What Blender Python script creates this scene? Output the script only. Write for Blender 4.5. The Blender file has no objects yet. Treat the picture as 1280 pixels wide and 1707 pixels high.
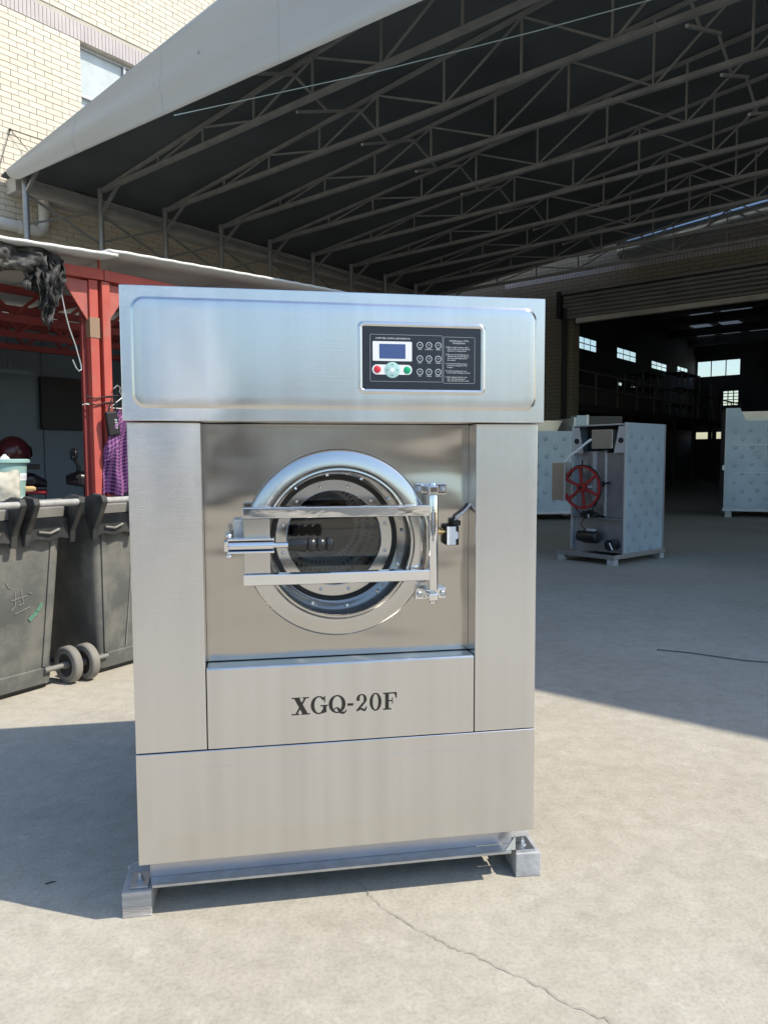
import bpy, bmesh, math, random
from mathutils import Vector, Matrix
from mathutils import noise as mnoise
R = math.radians
random.seed(7)
sc = bpy.context.scene
COL = sc.collection

# ------------------------------------------------------------------ camera, sky, sun, exposure
cam_d = bpy.data.cameras.new('camera'); cam = bpy.data.objects.new('camera', cam_d); COL.objects.link(cam)
cam.location = (0, 0, 1.2)
cam.rotation_euler = (Matrix.Rotation(R(90) - 0.0724, 3, 'X') @ Matrix.Rotation(-0.0034, 3, 'Z')).to_euler()
cam_d.sensor_fit = 'VERTICAL'; cam_d.sensor_height = 24.0
cam_d.lens = 24.0 * 1219.46 / 1707.0
cam_d.clip_start = 0.05; cam_d.clip_end = 600
sc.camera = cam
sc.render.resolution_x = 767; sc.render.resolution_y = 1024

SUN_EL = R(50.8); SUN_AZ = R(-16.0)          # azimuth measured from +X towards +Y
sdir = Vector((math.cos(SUN_EL) * math.cos(SUN_AZ), math.cos(SUN_EL) * math.sin(SUN_AZ), math.sin(SUN_EL)))
world = bpy.data.worlds.new('World'); sc.world = world; world.use_nodes = True
wn = world.node_tree.nodes; wl = world.node_tree.links
wn.clear()
sky = wn.new('ShaderNodeTexSky'); sky.sky_type = 'NISHITA'; sky.sun_disc = False
sky.sun_elevation = SUN_EL; sky.sun_rotation = R(90) - SUN_AZ
sky.air_density = 1.5; sky.dust_density = 1.2; sky.ozone_density = 4.5
bg = wn.new('ShaderNodeBackground'); bg.inputs['Strength'].default_value = 0.15
wo = wn.new('ShaderNodeOutputWorld')
wl.new(sky.outputs[0], bg.inputs[0]); wl.new(bg.outputs[0], wo.inputs[0])
sun_d = bpy.data.lights.new('sun', 'SUN'); sun_d.energy = 3.4; sun_d.angle = R(0.53); sun_d.color = (1.0, 0.915, 0.78)
sun = bpy.data.objects.new('sun', sun_d); COL.objects.link(sun)
sun.rotation_euler = sdir.to_track_quat('Z', 'Y').to_euler(); sun.location = (20, -6, 30)
vs = sc.view_settings
sc.display_settings.display_device = 'sRGB'
vs.view_transform = 'Standard'; vs.look = 'None'; vs.gamma = 1.0; vs.exposure = 0.62; vs.use_curve_mapping = False
sc.render.engine = 'CYCLES'
sc.cycles.use_denoising = True
sc.cycles.max_bounces = 10; sc.cycles.diffuse_bounces = 4; sc.cycles.glossy_bounces = 5; sc.cycles.transmission_bounces = 6
sc.cycles.caustics_reflective = False; sc.cycles.caustics_refractive = False
sc.cycles.sample_clamp_indirect = 14.0

# ------------------------------------------------------------------ materials
MATS = {}
def mat(name, col, rough=0.6, metal=0.0, var=0.0, vscale=4.0, vstretch=(1, 1, 1), bump=0.0, bscale=20.0, bstretch=(1, 1, 1),
        dirt=None, dscale=2.0, dlo=0.5, dhi=0.75, spec=0.5, aniso=0.0, tangent=(0, 0, 1), rvar=0.0, bdist=0.01):
    m = bpy.data.materials.new(name); m.use_nodes = True; MATS[name] = m
    n = m.node_tree.nodes; l = m.node_tree.links
    b = n['Principled BSDF']
    b.inputs['Base Color'].default_value = (*col, 1); b.inputs['Roughness'].default_value = rough
    b.inputs['Metallic'].default_value = metal; b.inputs['Specular IOR Level'].default_value = spec
    tc = n.new('ShaderNodeTexCoord')
    def mp(stretch):
        q = n.new('ShaderNodeMapping'); q.inputs['Scale'].default_value = stretch; l.new(tc.outputs['Object'], q.inputs[0]); return q.outputs[0]
    colout = None
    if var > 0:
        t = n.new('ShaderNodeTexNoise'); t.inputs['Scale'].default_value = vscale; t.inputs['Detail'].default_value = 6
        l.new(mp(vstretch), t.inputs['Vector'])
        r = n.new('ShaderNodeValToRGB'); e = r.color_ramp.elements
        e[0].position = 0.28; e[1].position = 0.72
        e[0].color = (*[c * (1 - var) for c in col], 1); e[1].color = (*[min(1, c * (1 + var)) for c in col], 1)
        l.new(t.outputs['Fac'], r.inputs[0]); colout = r.outputs[0]
        if rvar > 0:
            mr = n.new('ShaderNodeMapRange'); mr.inputs['To Min'].default_value = max(0, rough - rvar); mr.inputs['To Max'].default_value = rough + rvar
            mr.inputs['From Min'].default_value = 0.3; mr.inputs['From Max'].default_value = 0.7
            l.new(t.outputs['Fac'], mr.inputs['Value']); l.new(mr.outputs[0], b.inputs['Roughness'])
    if dirt is not None:
        t = n.new('ShaderNodeTexNoise'); t.inputs['Scale'].default_value = dscale; t.inputs['Detail'].default_value = 8; t.inputs['Roughness'].default_value = 0.65
        l.new(tc.outputs['Object'], t.inputs['Vector'])
        r = n.new('ShaderNodeValToRGB'); r.color_ramp.elements[0].position = dlo; r.color_ramp.elements[1].position = dhi
        l.new(t.outputs['Fac'], r.inputs[0])
        mx = n.new('ShaderNodeMix'); mx.data_type = 'RGBA'
        l.new(r.outputs[0], mx.inputs[0])
        if colout is not None: l.new(colout, mx.inputs[6])
        else: mx.inputs[6].default_value = (*col, 1)
        mx.inputs[7].default_value = (*dirt, 1); colout = mx.outputs[2]
    if colout is not None: l.new(colout, b.inputs['Base Color'])
    if bump > 0:
        t = n.new('ShaderNodeTexNoise'); t.inputs['Scale'].default_value = bscale; t.inputs['Detail'].default_value = 4
        l.new(mp(bstretch), t.inputs['Vector'])
        bp = n.new('ShaderNodeBump'); bp.inputs['Strength'].default_value = bump; bp.inputs['Distance'].default_value = bdist
        l.new(t.outputs['Fac'], bp.inputs['Height']); l.new(bp.outputs[0], b.inputs['Normal'])
    if aniso > 0:
        b.inputs['Anisotropic'].default_value = aniso
        cx = n.new('ShaderNodeCombineXYZ')
        for i in range(3): cx.inputs[i].default_value = tangent[i]
        vt = n.new('ShaderNodeVectorTransform'); vt.vector_type = 'VECTOR'; vt.convert_from = 'OBJECT'; vt.convert_to = 'WORLD'
        l.new(cx.outputs[0], vt.inputs[0]); l.new(vt.outputs[0], b.inputs['Tangent'])
    return m

def mat_concrete():
    m = mat('yard_concrete', (0.46, 0.43, 0.37), 0.88)
    n = m.node_tree.nodes; l = m.node_tree.links; b = n['Principled BSDF']; tc = n['Texture Coordinate']
    def noise(scale, det=8, rough=0.6):
        t = n.new('ShaderNodeTexNoise'); t.inputs['Scale'].default_value = scale; t.inputs['Detail'].default_value = det; t.inputs['Roughness'].default_value = rough
        l.new(tc.outputs['Object'], t.inputs['Vector']); return t.outputs['Fac']
    def ramp(f, a, ca, bb, cb):
        r = n.new('ShaderNodeValToRGB'); e = r.color_ramp.elements; e[0].position = a; e[1].position = bb
        e[0].color = (*ca, 1); e[1].color = (*cb, 1); l.new(f, r.inputs[0]); return r.outputs[0]
    def mul(a, bb, fac=1.0):
        x = n.new('ShaderNodeMix'); x.data_type = 'RGBA'; x.blend_type = 'MULTIPLY'; x.inputs[0].default_value = fac
        l.new(a, x.inputs[6]); l.new(bb, x.inputs[7]); return x.outputs[2]
    c = ramp(noise(0.7, 5), 0.35, (0.44, 0.405, 0.335), 0.65, (0.50, 0.47, 0.40))
    c = mul(c, ramp(noise(3.2, 9, 0.7), 0.36, (0.93, 0.925, 0.92), 0.56, (1, 1, 1)))
    c = mul(c, ramp(noise(14, 6, 0.7), 0.36, (0.86, 0.86, 0.85), 0.58, (1, 1, 1)))
    c = mul(c, ramp(noise(90, 3, 0.6), 0.3, (0.84, 0.83, 0.81), 0.55, (1, 1, 1)))
    # light scuffs
    x = n.new('ShaderNodeMix'); x.data_type = 'RGBA'
    s = ramp(noise(9, 12, 0.8), 0.56, (0, 0, 0), 0.72, (0.7, 0.7, 0.7)); l.new(s, x.inputs[0]); l.new(c, x.inputs[6]); x.inputs[7].default_value = (0.62, 0.59, 0.52, 1)
    l.new(x.outputs[2], b.inputs['Base Color'])
    bp = n.new('ShaderNodeBump'); bp.inputs['Strength'].default_value = 0.35; bp.inputs['Distance'].default_value = 0.006
    l.new(noise(55, 8, 0.7), bp.inputs['Height']); l.new(bp.outputs[0], b.inputs['Normal'])
    return m
mat_concrete()

def mat_steel(name, col, rough, aniso, wave, wscale, streak=0.05, wstretch=(1.0, 1.0, 0.6), grain=0.0):
    """sheet steel: fine vertical grain in colour and roughness, sheet buckles in the bump"""
    m = mat(name, col, rough, 1.0, var=streak, vscale=2.6, vstretch=(9, 9, 0.07), aniso=aniso, rvar=0.012)
    n = m.node_tree.nodes; l = m.node_tree.links; b = n['Principled BSDF']; tc = n['Texture Coordinate']
    mp = n.new('ShaderNodeMapping'); mp.inputs['Scale'].default_value = wstretch; l.new(tc.outputs['Object'], mp.inputs[0])
    t = n.new('ShaderNodeTexNoise'); t.inputs['Scale'].default_value = wscale; t.inputs['Detail'].default_value = 1.5; t.inputs['Roughness'].default_value = 0.4
    l.new(mp.outputs[0], t.inputs['Vector'])
    bp = n.new('ShaderNodeBump'); bp.inputs['Strength'].default_value = 1.0; bp.inputs['Distance'].default_value = wave
    l.new(t.outputs['Fac'], bp.inputs['Height']); l.new(bp.outputs[0], b.inputs['Normal'])
    if grain > 0:      # brushed grain: fine horizontal scratches
        mg = n.new('ShaderNodeMapping'); mg.inputs['Scale'].default_value = (5, 5, 700); l.new(tc.outputs['Object'], mg.inputs[0])
        tg = n.new('ShaderNodeTexNoise'); tg.inputs['Scale'].default_value = 1.0; tg.inputs['Detail'].default_value = 2.0; l.new(mg.outputs[0], tg.inputs['Vector'])
        b2 = n.new('ShaderNodeBump'); b2.inputs['Strength'].default_value = 1.0; b2.inputs['Distance'].default_value = grain
        l.new(tg.outputs['Fac'], b2.inputs['Height']); l.new(bp.outputs[0], b2.inputs['Normal']); l.new(b2.outputs[0], b.inputs['Normal'])
    return m
mat_steel('brushed_steel', (0.66, 0.653, 0.645), 0.16, 0.97, 0.019, 2.3, 0.06, grain=0.00010)
mat_steel('mirror_steel', (0.47, 0.445, 0.41), 0.16, 0.0, 0.022, 3.2, 0.02, (0.7, 1.0, 1.6))
mat_steel('door_steel', (0.56, 0.55, 0.535), 0.16, 0.0, 0.002, 5.0, 0.02)
mat('chrome', (0.74, 0.74, 0.75), 0.07, 1.0, bump=0.3, bscale=5, bstretch=(1, 1, 2), bdist=0.004)
mat('galvanised', (0.50, 0.53, 0.56), 0.42, 1.0, var=0.12, vscale=30)
mat('white_metal', (0.62, 0.65, 0.67), 0.4, 0.6)
mat('black_plastic', (0.018, 0.019, 0.02), 0.28)
mat('matt_black', (0.012, 0.012, 0.013), 0.7)
mat('rubber_black', (0.010, 0.010, 0.010), 0.55)
mat('panel_black', (0.012, 0.016, 0.026), 0.3, var=0.1)
mat('print_white', (0.78, 0.80, 0.82), 0.5)
mat('print_grey', (0.42, 0.46, 0.50), 0.5)
mat('screen_blue', (0.045, 0.085, 0.24), 0.15)
mat('button_red', (0.62, 0.03, 0.05), 0.35)
mat('button_green', (0.0, 0.36, 0.16), 0.35)
mat('button_teal', (0.38, 0.62, 0.60), 0.4)
mat('ink_black', (0.016, 0.014, 0.012), 0.55)
mat('wood_grey', (0.42, 0.40, 0.38), 0.8, var=0.35, vscale=6, vstretch=(1, 1, 9), bump=0.4, bscale=30, bstretch=(1, 1, 6))
mat('silver_wood', (0.45, 0.46, 0.47), 0.6, metal=0.25, var=0.2, vscale=18, bump=0.3, bscale=40)
mat('brass', (0.72, 0.52, 0.22), 0.3, 1.0)
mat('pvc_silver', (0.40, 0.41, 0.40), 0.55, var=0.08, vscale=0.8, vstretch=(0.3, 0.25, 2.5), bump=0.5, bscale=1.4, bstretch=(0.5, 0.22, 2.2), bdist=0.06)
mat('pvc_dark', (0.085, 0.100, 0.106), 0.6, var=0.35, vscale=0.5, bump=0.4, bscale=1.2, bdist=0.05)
mat('truss_steel', (0.31, 0.32, 0.31), 0.5, 0.3, var=0.2, vscale=3)
mat('post_steel', (0.33, 0.34, 0.35), 0.45, 0.5, var=0.15, vscale=4)
for i, c in enumerate([(0.60, 0.54, 0.435), (0.585, 0.52, 0.415), (0.615, 0.56, 0.455)]):
    mat('cream_tile_%s' % 'abc'[i], c, 0.5, var=0.05, vscale=1.5)
mat('mortar', (0.46, 0.42, 0.355), 0.9, var=0.1)
mat('mauve_tile', (0.43, 0.385, 0.375), 0.55, var=0.12, vscale=2.0)
mat('beam_concrete', (0.52, 0.50, 0.46), 0.85, var=0.15, vscale=2, dirt=(0.28, 0.26, 0.23), dscale=1.2)
mat('pvc_white', (0.68, 0.66, 0.62), 0.4, var=0.06)
mat('alu_frame', (0.45, 0.44, 0.43), 0.4, 0.6)
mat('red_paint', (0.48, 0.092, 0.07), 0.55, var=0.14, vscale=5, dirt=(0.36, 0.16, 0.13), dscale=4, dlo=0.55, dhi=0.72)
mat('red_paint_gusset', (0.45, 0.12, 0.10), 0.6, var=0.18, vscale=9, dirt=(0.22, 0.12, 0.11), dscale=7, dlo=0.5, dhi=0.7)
mat('paint_tape', (0.30, 0.20, 0.13), 0.6)
mat('roof_sheet', (0.62, 0.62, 0.60), 0.55, var=0.1, vscale=1.5)
mat('red_paint_shaded', (0.20, 0.03, 0.028), 0.7, var=0.2)  # darker red: the shade inside the shed is put into the paint
mat('shed_wall', (0.10, 0.135, 0.165), 0.6, var=0.1, vscale=1.0)
mat('bin_plastic', (0.115, 0.12, 0.115), 0.62, var=0.25, vscale=3.5, dirt=(0.25, 0.235, 0.20), dscale=3.2, dlo=0.46, dhi=0.68, bump=0.25, bscale=25, bdist=0.004)
mat('bin_black', (0.030, 0.031, 0.032), 0.5, var=0.2, dirt=(0.09, 0.088, 0.08), dscale=6)
mat('bin_rim', (0.21, 0.205, 0.19), 0.6, var=0.2, vscale=8)
mat('bin_grip', (0.36, 0.355, 0.34), 0.55, var=0.2, vscale=30)
mat('tyre_grey', (0.23, 0.22, 0.20), 0.75, var=0.2, vscale=9, dirt=(0.26, 0.245, 0.21), dscale=5)
mat('teal_plastic', (0.33, 0.52, 0.49), 0.4, var=0.05)
mat('paper_cream', (0.62, 0.58, 0.47), 0.7, var=0.08, vscale=6)
mat('stick_wood', (0.66, 0.44, 0.20), 0.6, var=0.15)
mat('bag_white', (0.74, 0.75, 0.76), 0.45, bump=0.6, bscale=18, bdist=0.02)
mat('chalk', (0.24, 0.24, 0.235), 0.9)
mat('tape_green', (0.11, 0.24, 0.17), 0.5)
mat('net_black', (0.035, 0.035, 0.034), 0.75, var=0.5, vscale=20, dirt=(0.17, 0.165, 0.155), dscale=9, dlo=0.5, dhi=0.66)
mat('scooter_dark', (0.015, 0.014, 0.02), 0.3, var=0.1)
mat('scooter_red', (0.20, 0.012, 0.02), 0.3)
mat('scooter_blue', (0.02, 0.03, 0.13), 0.3)
mat('helmet_red', (0.06, 0.008, 0.012), 0.25)
mat('mirror_glass', (0.45, 0.5, 0.52), 0.05, 1.0)
mat('film_blue', (0.43, 0.54, 0.62), 0.34, 0.25, var=0.12, vscale=2.5, bump=0.3, bscale=5, bdist=0.01)
mat('film_print', (0.26, 0.34, 0.41), 0.5)
mat('back_steel', (0.52, 0.52, 0.55), 0.34, 0.85, var=0.08, vscale=4, bump=0.15, bscale=6)
mat('warm_steel', (0.60, 0.56, 0.48), 0.34, 0.8, var=0.1, vscale=3)
mat('pulley_red', (0.30, 0.025, 0.025), 0.45, var=0.15)
mat('motor_black', (0.012, 0.013, 0.015), 0.4)
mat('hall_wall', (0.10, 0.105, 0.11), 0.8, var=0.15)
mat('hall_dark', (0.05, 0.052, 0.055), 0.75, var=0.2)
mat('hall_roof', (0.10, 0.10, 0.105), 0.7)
mat('shutter_steel', (0.20, 0.20, 0.19), 0.5, 0.3, var=0.15, vscale=2)
mat('gap_pipe_silver', (0.66, 0.72, 0.72), 0.3, 0.85)
mat('pale_board', (0.42, 0.40, 0.42), 0.7)
mat('added_wall_brown', (0.30, 0.24, 0.19), 0.85, var=0.15, vscale=0.8)
mat('cable_grey', (0.10, 0.105, 0.11), 0.6)
mat('coping', (0.42, 0.40, 0.36), 0.8)
mat('added_tank_steel', (0.74, 0.74, 0.73), 0.20, 1.0)
mat('added_container_blue', (0.30, 0.38, 0.46), 0.5, var=0.1)
mat('added_container_white', (0.66, 0.65, 0.62), 0.5, var=0.08)
mat('white_paint', (0.80, 0.80, 0.78), 0.4)
mat('crack_dark', (0.30, 0.27, 0.235), 0.95)
mat('cord_blue', (0.42, 0.55, 0.60), 0.4)
mat('curtain', (0.66, 0.69, 0.69), 0.8, var=0.1)
mat('leather_black', (0.015, 0.014, 0.016), 0.55)

def mat_plaid():
    m = mat('plaid_cloth', (0.24, 0.09, 0.27), 0.9)
    n = m.node_tree.nodes; l = m.node_tree.links; b = n['Principled BSDF']; uv = n.new('ShaderNodeUVMap')
    sp = n.new('ShaderNodeSeparateXYZ'); l.new(uv.outputs[0], sp.inputs[0])
    def band(o, freq, lo):
        a = n.new('ShaderNodeMath'); a.operation = 'MULTIPLY'; a.inputs[1].default_value = freq; l.new(o, a.inputs[0])
        f = n.new('ShaderNodeMath'); f.operation = 'FRACT'; l.new(a.outputs[0], f.inputs[0])
        g = n.new('ShaderNodeMath'); g.operation = 'GREATER_THAN'; g.inputs[1].default_value = lo; l.new(f.outputs[0], g.inputs[0]); return g.outputs[0]
    s = n.new('ShaderNodeMath'); s.operation = 'ADD'; l.new(band(sp.outputs[0], 26, 0.5), s.inputs[0]); l.new(band(sp.outputs[1], 26, 0.5), s.inputs[1])
    h = n.new('ShaderNodeMath'); h.operation = 'MULTIPLY'; h.inputs[1].default_value = 0.5; l.new(s.outputs[0], h.inputs[0])
    r = n.new('ShaderNodeValToRGB'); r.color_ramp.interpolation = 'LINEAR'; e = r.color_ramp.elements
    e[0].color = (0.32, 0.125, 0.31, 1); e[1].color = (0.035, 0.008, 0.055, 1)
    l.new(h.outputs[0], r.inputs[0]); l.new(r.outputs[0], b.inputs['Base Color'])
mat_plaid()

def mat_glass(name, tint, gloss_fac, extra_diff=None):
    m = bpy.data.materials.new(name); m.use_nodes = True; MATS[name] = m
    n = m.node_tree.nodes; l = m.node_tree.links; n.clear()
    o = n.new('ShaderNodeOutputMaterial'); tr = n.new('ShaderNodeBsdfTransparent'); tr.inputs[0].default_value = (*tint, 1)
    gl = n.new('ShaderNodeBsdfGlossy'); gl.inputs['Roughness'].default_value = 0.02; gl.inputs[0].default_value = (0.9, 0.92, 0.92, 1)
    fr = n.new('ShaderNodeFresnel'); fr.inputs[0].default_value = 1.5
    ad = n.new('ShaderNodeMath'); ad.operation = 'ADD'; ad.use_clamp = True; ad.inputs[1].default_value = gloss_fac; geo = n.new('ShaderNodeNewGeometry'); fm = n.new('ShaderNodeMath'); fm.operation = 'SUBTRACT'; fm.use_clamp = True
    l.new(fr.outputs[0], fm.inputs[0]); l.new(geo.outputs['Backfacing'], fm.inputs[1]); l.new(fm.outputs[0], ad.inputs[0])
    mx = n.new('ShaderNodeMixShader'); l.new(ad.outputs[0], mx.inputs[0]); l.new(tr.outputs[0], mx.inputs[1]); l.new(gl.outputs[0], mx.inputs[2])
    l.new(mx.outputs[0], o.inputs[0])
mat_glass('door_glass', (0.70, 0.70, 0.68), 0.03)
mat_glass('window_glass', (0.94, 0.95, 0.95), 0.0)
mat_glass('hall_glass', (0.9, 0.92, 0.93), 0.0)

def mat_translucent():
    m = bpy.data.materials.new('skylight_sheet'); m.use_nodes = True; MATS['skylight_sheet'] = m
    n = m.node_tree.nodes; l = m.node_tree.links; n.clear()
    o = n.new('ShaderNodeOutputMaterial'); t = n.new('ShaderNodeBsdfTranslucent'); t.inputs[0].default_value = (0.20, 0.22, 0.24, 1)
    l.new(t.outputs[0], o.inputs[0])
mat_translucent()

def mat_drum():
    m = mat('drum_steel', (0.55, 0.55, 0.54), 0.3, 1.0)
    n = m.node_tree.nodes; l = m.node_tree.links; b = n['Principled BSDF']; uv = n.new('ShaderNodeUVMap')
    mp = n.new('ShaderNodeMapping'); l.new(uv.outputs[0], mp.inputs[0]); mp.inputs['Scale'].default_value = (60, 20, 1)
    v = n.new('ShaderNodeTexVoronoi'); v.inputs['Scale'].default_value = 1.0; v.inputs['Randomness'].default_value = 0.0; l.new(mp.outputs[0], v.inputs['Vector'])
    r = n.new('ShaderNodeValToRGB'); e = r.color_ramp.elements; e[0].position = 0.26; e[1].position = 0.32
    e[0].color = (0.01, 0.01, 0.01, 1); e[1].color = (0.55, 0.55, 0.54, 1); l.new(v.outputs['Distance'], r.inputs[0]); l.new(r.outputs[0], b.inputs['Base Color'])
mat_drum()

def mat_brick_far(name, c1, c2, mort):
    m = mat(name, c1, 0.8)
    n = m.node_tree.nodes; l = m.node_tree.links; b = n['Principled BSDF']; tc = n['Texture Coordinate']
    sp = n.new('ShaderNodeSeparateXYZ'); l.new(tc.outputs['Object'], sp.inputs[0])
    cb = n.new('ShaderNodeCombineXYZ'); l.new(sp.outputs[1], cb.inputs[0]); l.new(sp.outputs[2], cb.inputs[1])
    t = n.new('ShaderNodeTexBrick'); l.new(cb.outputs[0], t.inputs['Vector']); t.inputs['Scale'].default_value = 1.0
    t.inputs['Brick Width'].default_value = 0.3; t.inputs['Row Height'].default_value = 0.1; t.inputs['Mortar Size'].default_value = 0.008
    t.inputs['Color1'].default_value = (*c1, 1); t.inputs['Color2'].default_value = (*c2, 1); t.inputs['Mortar'].default_value = (*mort, 1)
    l.new(t.outputs['Color'], b.inputs['Base Color'])
    bp = n.new('ShaderNodeBump'); bp.inputs['Strength'].default_value = 0.6; bp.inputs['Distance'].default_value = 0.01; bp.invert = True
    l.new(t.outputs['Fac'], bp.inputs['Height']); l.new(bp.outputs[0], b.inputs['Normal'])
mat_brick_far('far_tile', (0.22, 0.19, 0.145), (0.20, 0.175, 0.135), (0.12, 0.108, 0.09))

# ------------------------------------------------------------------ mesh helpers
OFF = {}
class MB:
    def __init__(s): s.v = []; s.f = []; s.uv = None
    def add(s, vs_, fs):
        o = len(s.v); s.v += [tuple(p) for p in vs_]; s.f += [tuple(i + o for i in f) for f in fs]; return s
    def box(s, x0, x1, y0, y1, z0, z1, M=None):
        vs_ = [(x0, y0, z0), (x1, y0, z0), (x1, y1, z0), (x0, y1, z0), (x0, y0, z1), (x1, y0, z1), (x1, y1, z1), (x0, y1, z1)]
        if M is not None: vs_ = [M @ Vector(p) for p in vs_]
        return s.add(vs_, [(0, 3, 2, 1), (4, 5, 6, 7), (0, 1, 5, 4), (1, 2, 6, 5), (2, 3, 7, 6), (3, 0, 4, 7)])
    def bar(s, a, b, w, h=None, up=(0, 0, 1)):
        a = Vector(a); b = Vector(b); h = h or w; d = (b - a).normalized(); up = Vector(up)
        if abs(d.dot(up)) > 0.98: up = Vector((1, 0, 0)) if abs(d.x) < 0.9 else Vector((0, 1, 0))
        x = d.cross(up).normalized(); y = x.cross(d).normalized()
        vs_ = []
        for p in (a, b):
            for sx, sy in ((-1, -1), (1, -1), (1, 1), (-1, 1)): vs_.append(p + x * sx * w / 2 + y * sy * h / 2)
        return s.add(vs_, [(3, 2, 1, 0), (4, 5, 6, 7), (0, 1, 5, 4), (1, 2, 6, 5), (2, 3, 7, 6), (3, 0, 4, 7)])
    def tube(s, pts, r, seg=10, caps=True):
        pts = [Vector(p) for p in pts]; n = len(pts); rs = r if isinstance(r, (list, tuple)) else [r] * n
        rings = []; px = None
        for i, p in enumerate(pts):
            d = ((pts[min(i + 1, n - 1)] - pts[max(i - 1, 0)])).normalized()
            if px is None:
                up = Vector((0, 0, 1)) if abs(d.z) < 0.9 else Vector((1, 0, 0)); px = d.cross(up).normalized()
            else:
                px = (px - d * px.dot(d)).normalized()
            py = d.cross(px)
            rings.append([p + (px * math.cos(2 * math.pi * k / seg) + py * math.sin(2 * math.pi * k / seg)) * rs[i] for k in range(seg)])
        vs_ = [q for g in rings for q in g]; fs = []
        for i in range(n - 1):
            for k in range(seg):
                a = i * seg + k; b = i * seg + (k + 1) % seg; fs.append((a, b, b + seg, a + seg))
        if caps: fs.append(tuple(range(seg))[::-1]); fs.append(tuple(range((n - 1) * seg, n * seg)))
        return s.add(vs_, fs)
    def lathe(s, prof, c, axis='y', seg=48, close=False):
        """prof: list of (radius, offset along axis); c centre"""
        vs_ = []; fs = []; n = len(prof)
        for (r, t) in prof:
            for k in range(seg):
                a = 2 * math.pi * k / seg; ca, sa = r * math.cos(a), r * math.sin(a)
                if axis == 'y': vs_.append((c[0] + ca, c[1] + t, c[2] + sa))
                elif axis == 'x': vs_.append((c[0] + t, c[1] + ca, c[2] + sa))
                else: vs_.append((c[0] + ca, c[1] + sa, c[2] + t))
        m = n if close else n - 1
        for i in range(m):
            j = (i + 1) % n
            for k in range(seg):
                k2 = (k + 1) % seg; fs.append((i * seg + k, i * seg + k2, j * seg + k2, j * seg + k))
        if not close:
            if prof[0][0] > 1e-6: fs.append(tuple(range(seg))[::-1])
            if prof[-1][0] > 1e-6: fs.append(tuple(range((n - 1) * seg, n * seg)))
        return s.add(vs_, fs)
    def prism(s, poly, f0, f1, plane='xz'):
        """poly in 2D; extruded between f0 and f1 along the third axis"""
        def P(a, b, t): return (a, t, b) if plane == 'xz' else ((t, a, b) if plane == 'yz' else (a, b, t))
        n = len(poly); vs_ = [P(a, b, f0) for a, b in poly] + [P(a, b, f1) for a, b in poly]
        fs = [tuple(range(n)), tuple(range(2 * n - 1, n - 1, -1))] + [(i, i + n, (i + 1) % n + n, (i + 1) % n) for i in range(n)]
        return s.add(vs_, fs)
    def ball(s, c, r, seg=12, rings=8, sq=(1, 1, 1)):
        vs_ = [(c[0], c[1], c[2] + r * sq[2])]
        for i in range(1, rings):
            t = math.pi * i / rings
            for k in range(seg):
                a = 2 * math.pi * k / seg; vs_.append((c[0] + r * sq[0] * math.sin(t) * math.cos(a), c[1] + r * sq[1] * math.sin(t) * math.sin(a), c[2] + r * sq[2] * math.cos(t)))
        vs_.append((c[0], c[1], c[2] - r * sq[2])); fs = []
        for k in range(seg): fs.append((0, 1 + k, 1 + (k + 1) % seg))
        for i in range(rings - 2):
            for k in range(seg):
                a = 1 + i * seg + k; b = 1 + i * seg + (k + 1) % seg; fs.append((a, a + seg, b + seg, b))
        l_ = len(vs_) - 1; o = 1 + (rings - 2) * seg
        for k in range(seg): fs.append((o + k, l_, o + (k + 1) % seg))
        return s.add(vs_, fs)
    def grid(s, fn, nu, nv):
        vs_ = [fn(i / nu, j / nv) for j in range(nv + 1) for i in range(nu + 1)]
        fs = [(j * (nu + 1) + i, j * (nu + 1) + i + 1, (j + 1) * (nu + 1) + i + 1, (j + 1) * (nu + 1) + i) for j in range(nv) for i in range(nu)]
        return s.add(vs_, fs)
    def mesh(s, name, m, off=Vector((0, 0, 0)), smooth=None):
        me = bpy.data.meshes.new(name); me.from_pydata([tuple(Vector(p) - off) for p in s.v], [], s.f); me.validate()
        bm = bmesh.new(); bm.from_mesh(me); bmesh.ops.recalc_face_normals(bm, faces=bm.faces); bm.to_mesh(me); bm.free()
        me.materials.append(MATS[m])
        if smooth is not None:
            me.shade_smooth(); me.set_sharp_from_angle(angle=R(smooth))
        return me
    def build(s, name, m, parent=None, smooth=None, bevel=0, seg=2):
        off = Vector((0, 0, 0))
        if parent is not None: off = OFF.get(parent.name, Vector((0, 0, 0)))
        o = bpy.data.objects.new(name, s.mesh(name, m, off, smooth)); COL.objects.link(o)
        if parent is not None: o.parent = parent; OFF[o.name] = off
        if bevel > 0:
            b = o.modifiers.new('bevel', 'BEVEL'); b.width = bevel; b.segments = seg; b.limit_method = 'ANGLE'; b.angle_limit = R(40)
        return o

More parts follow.
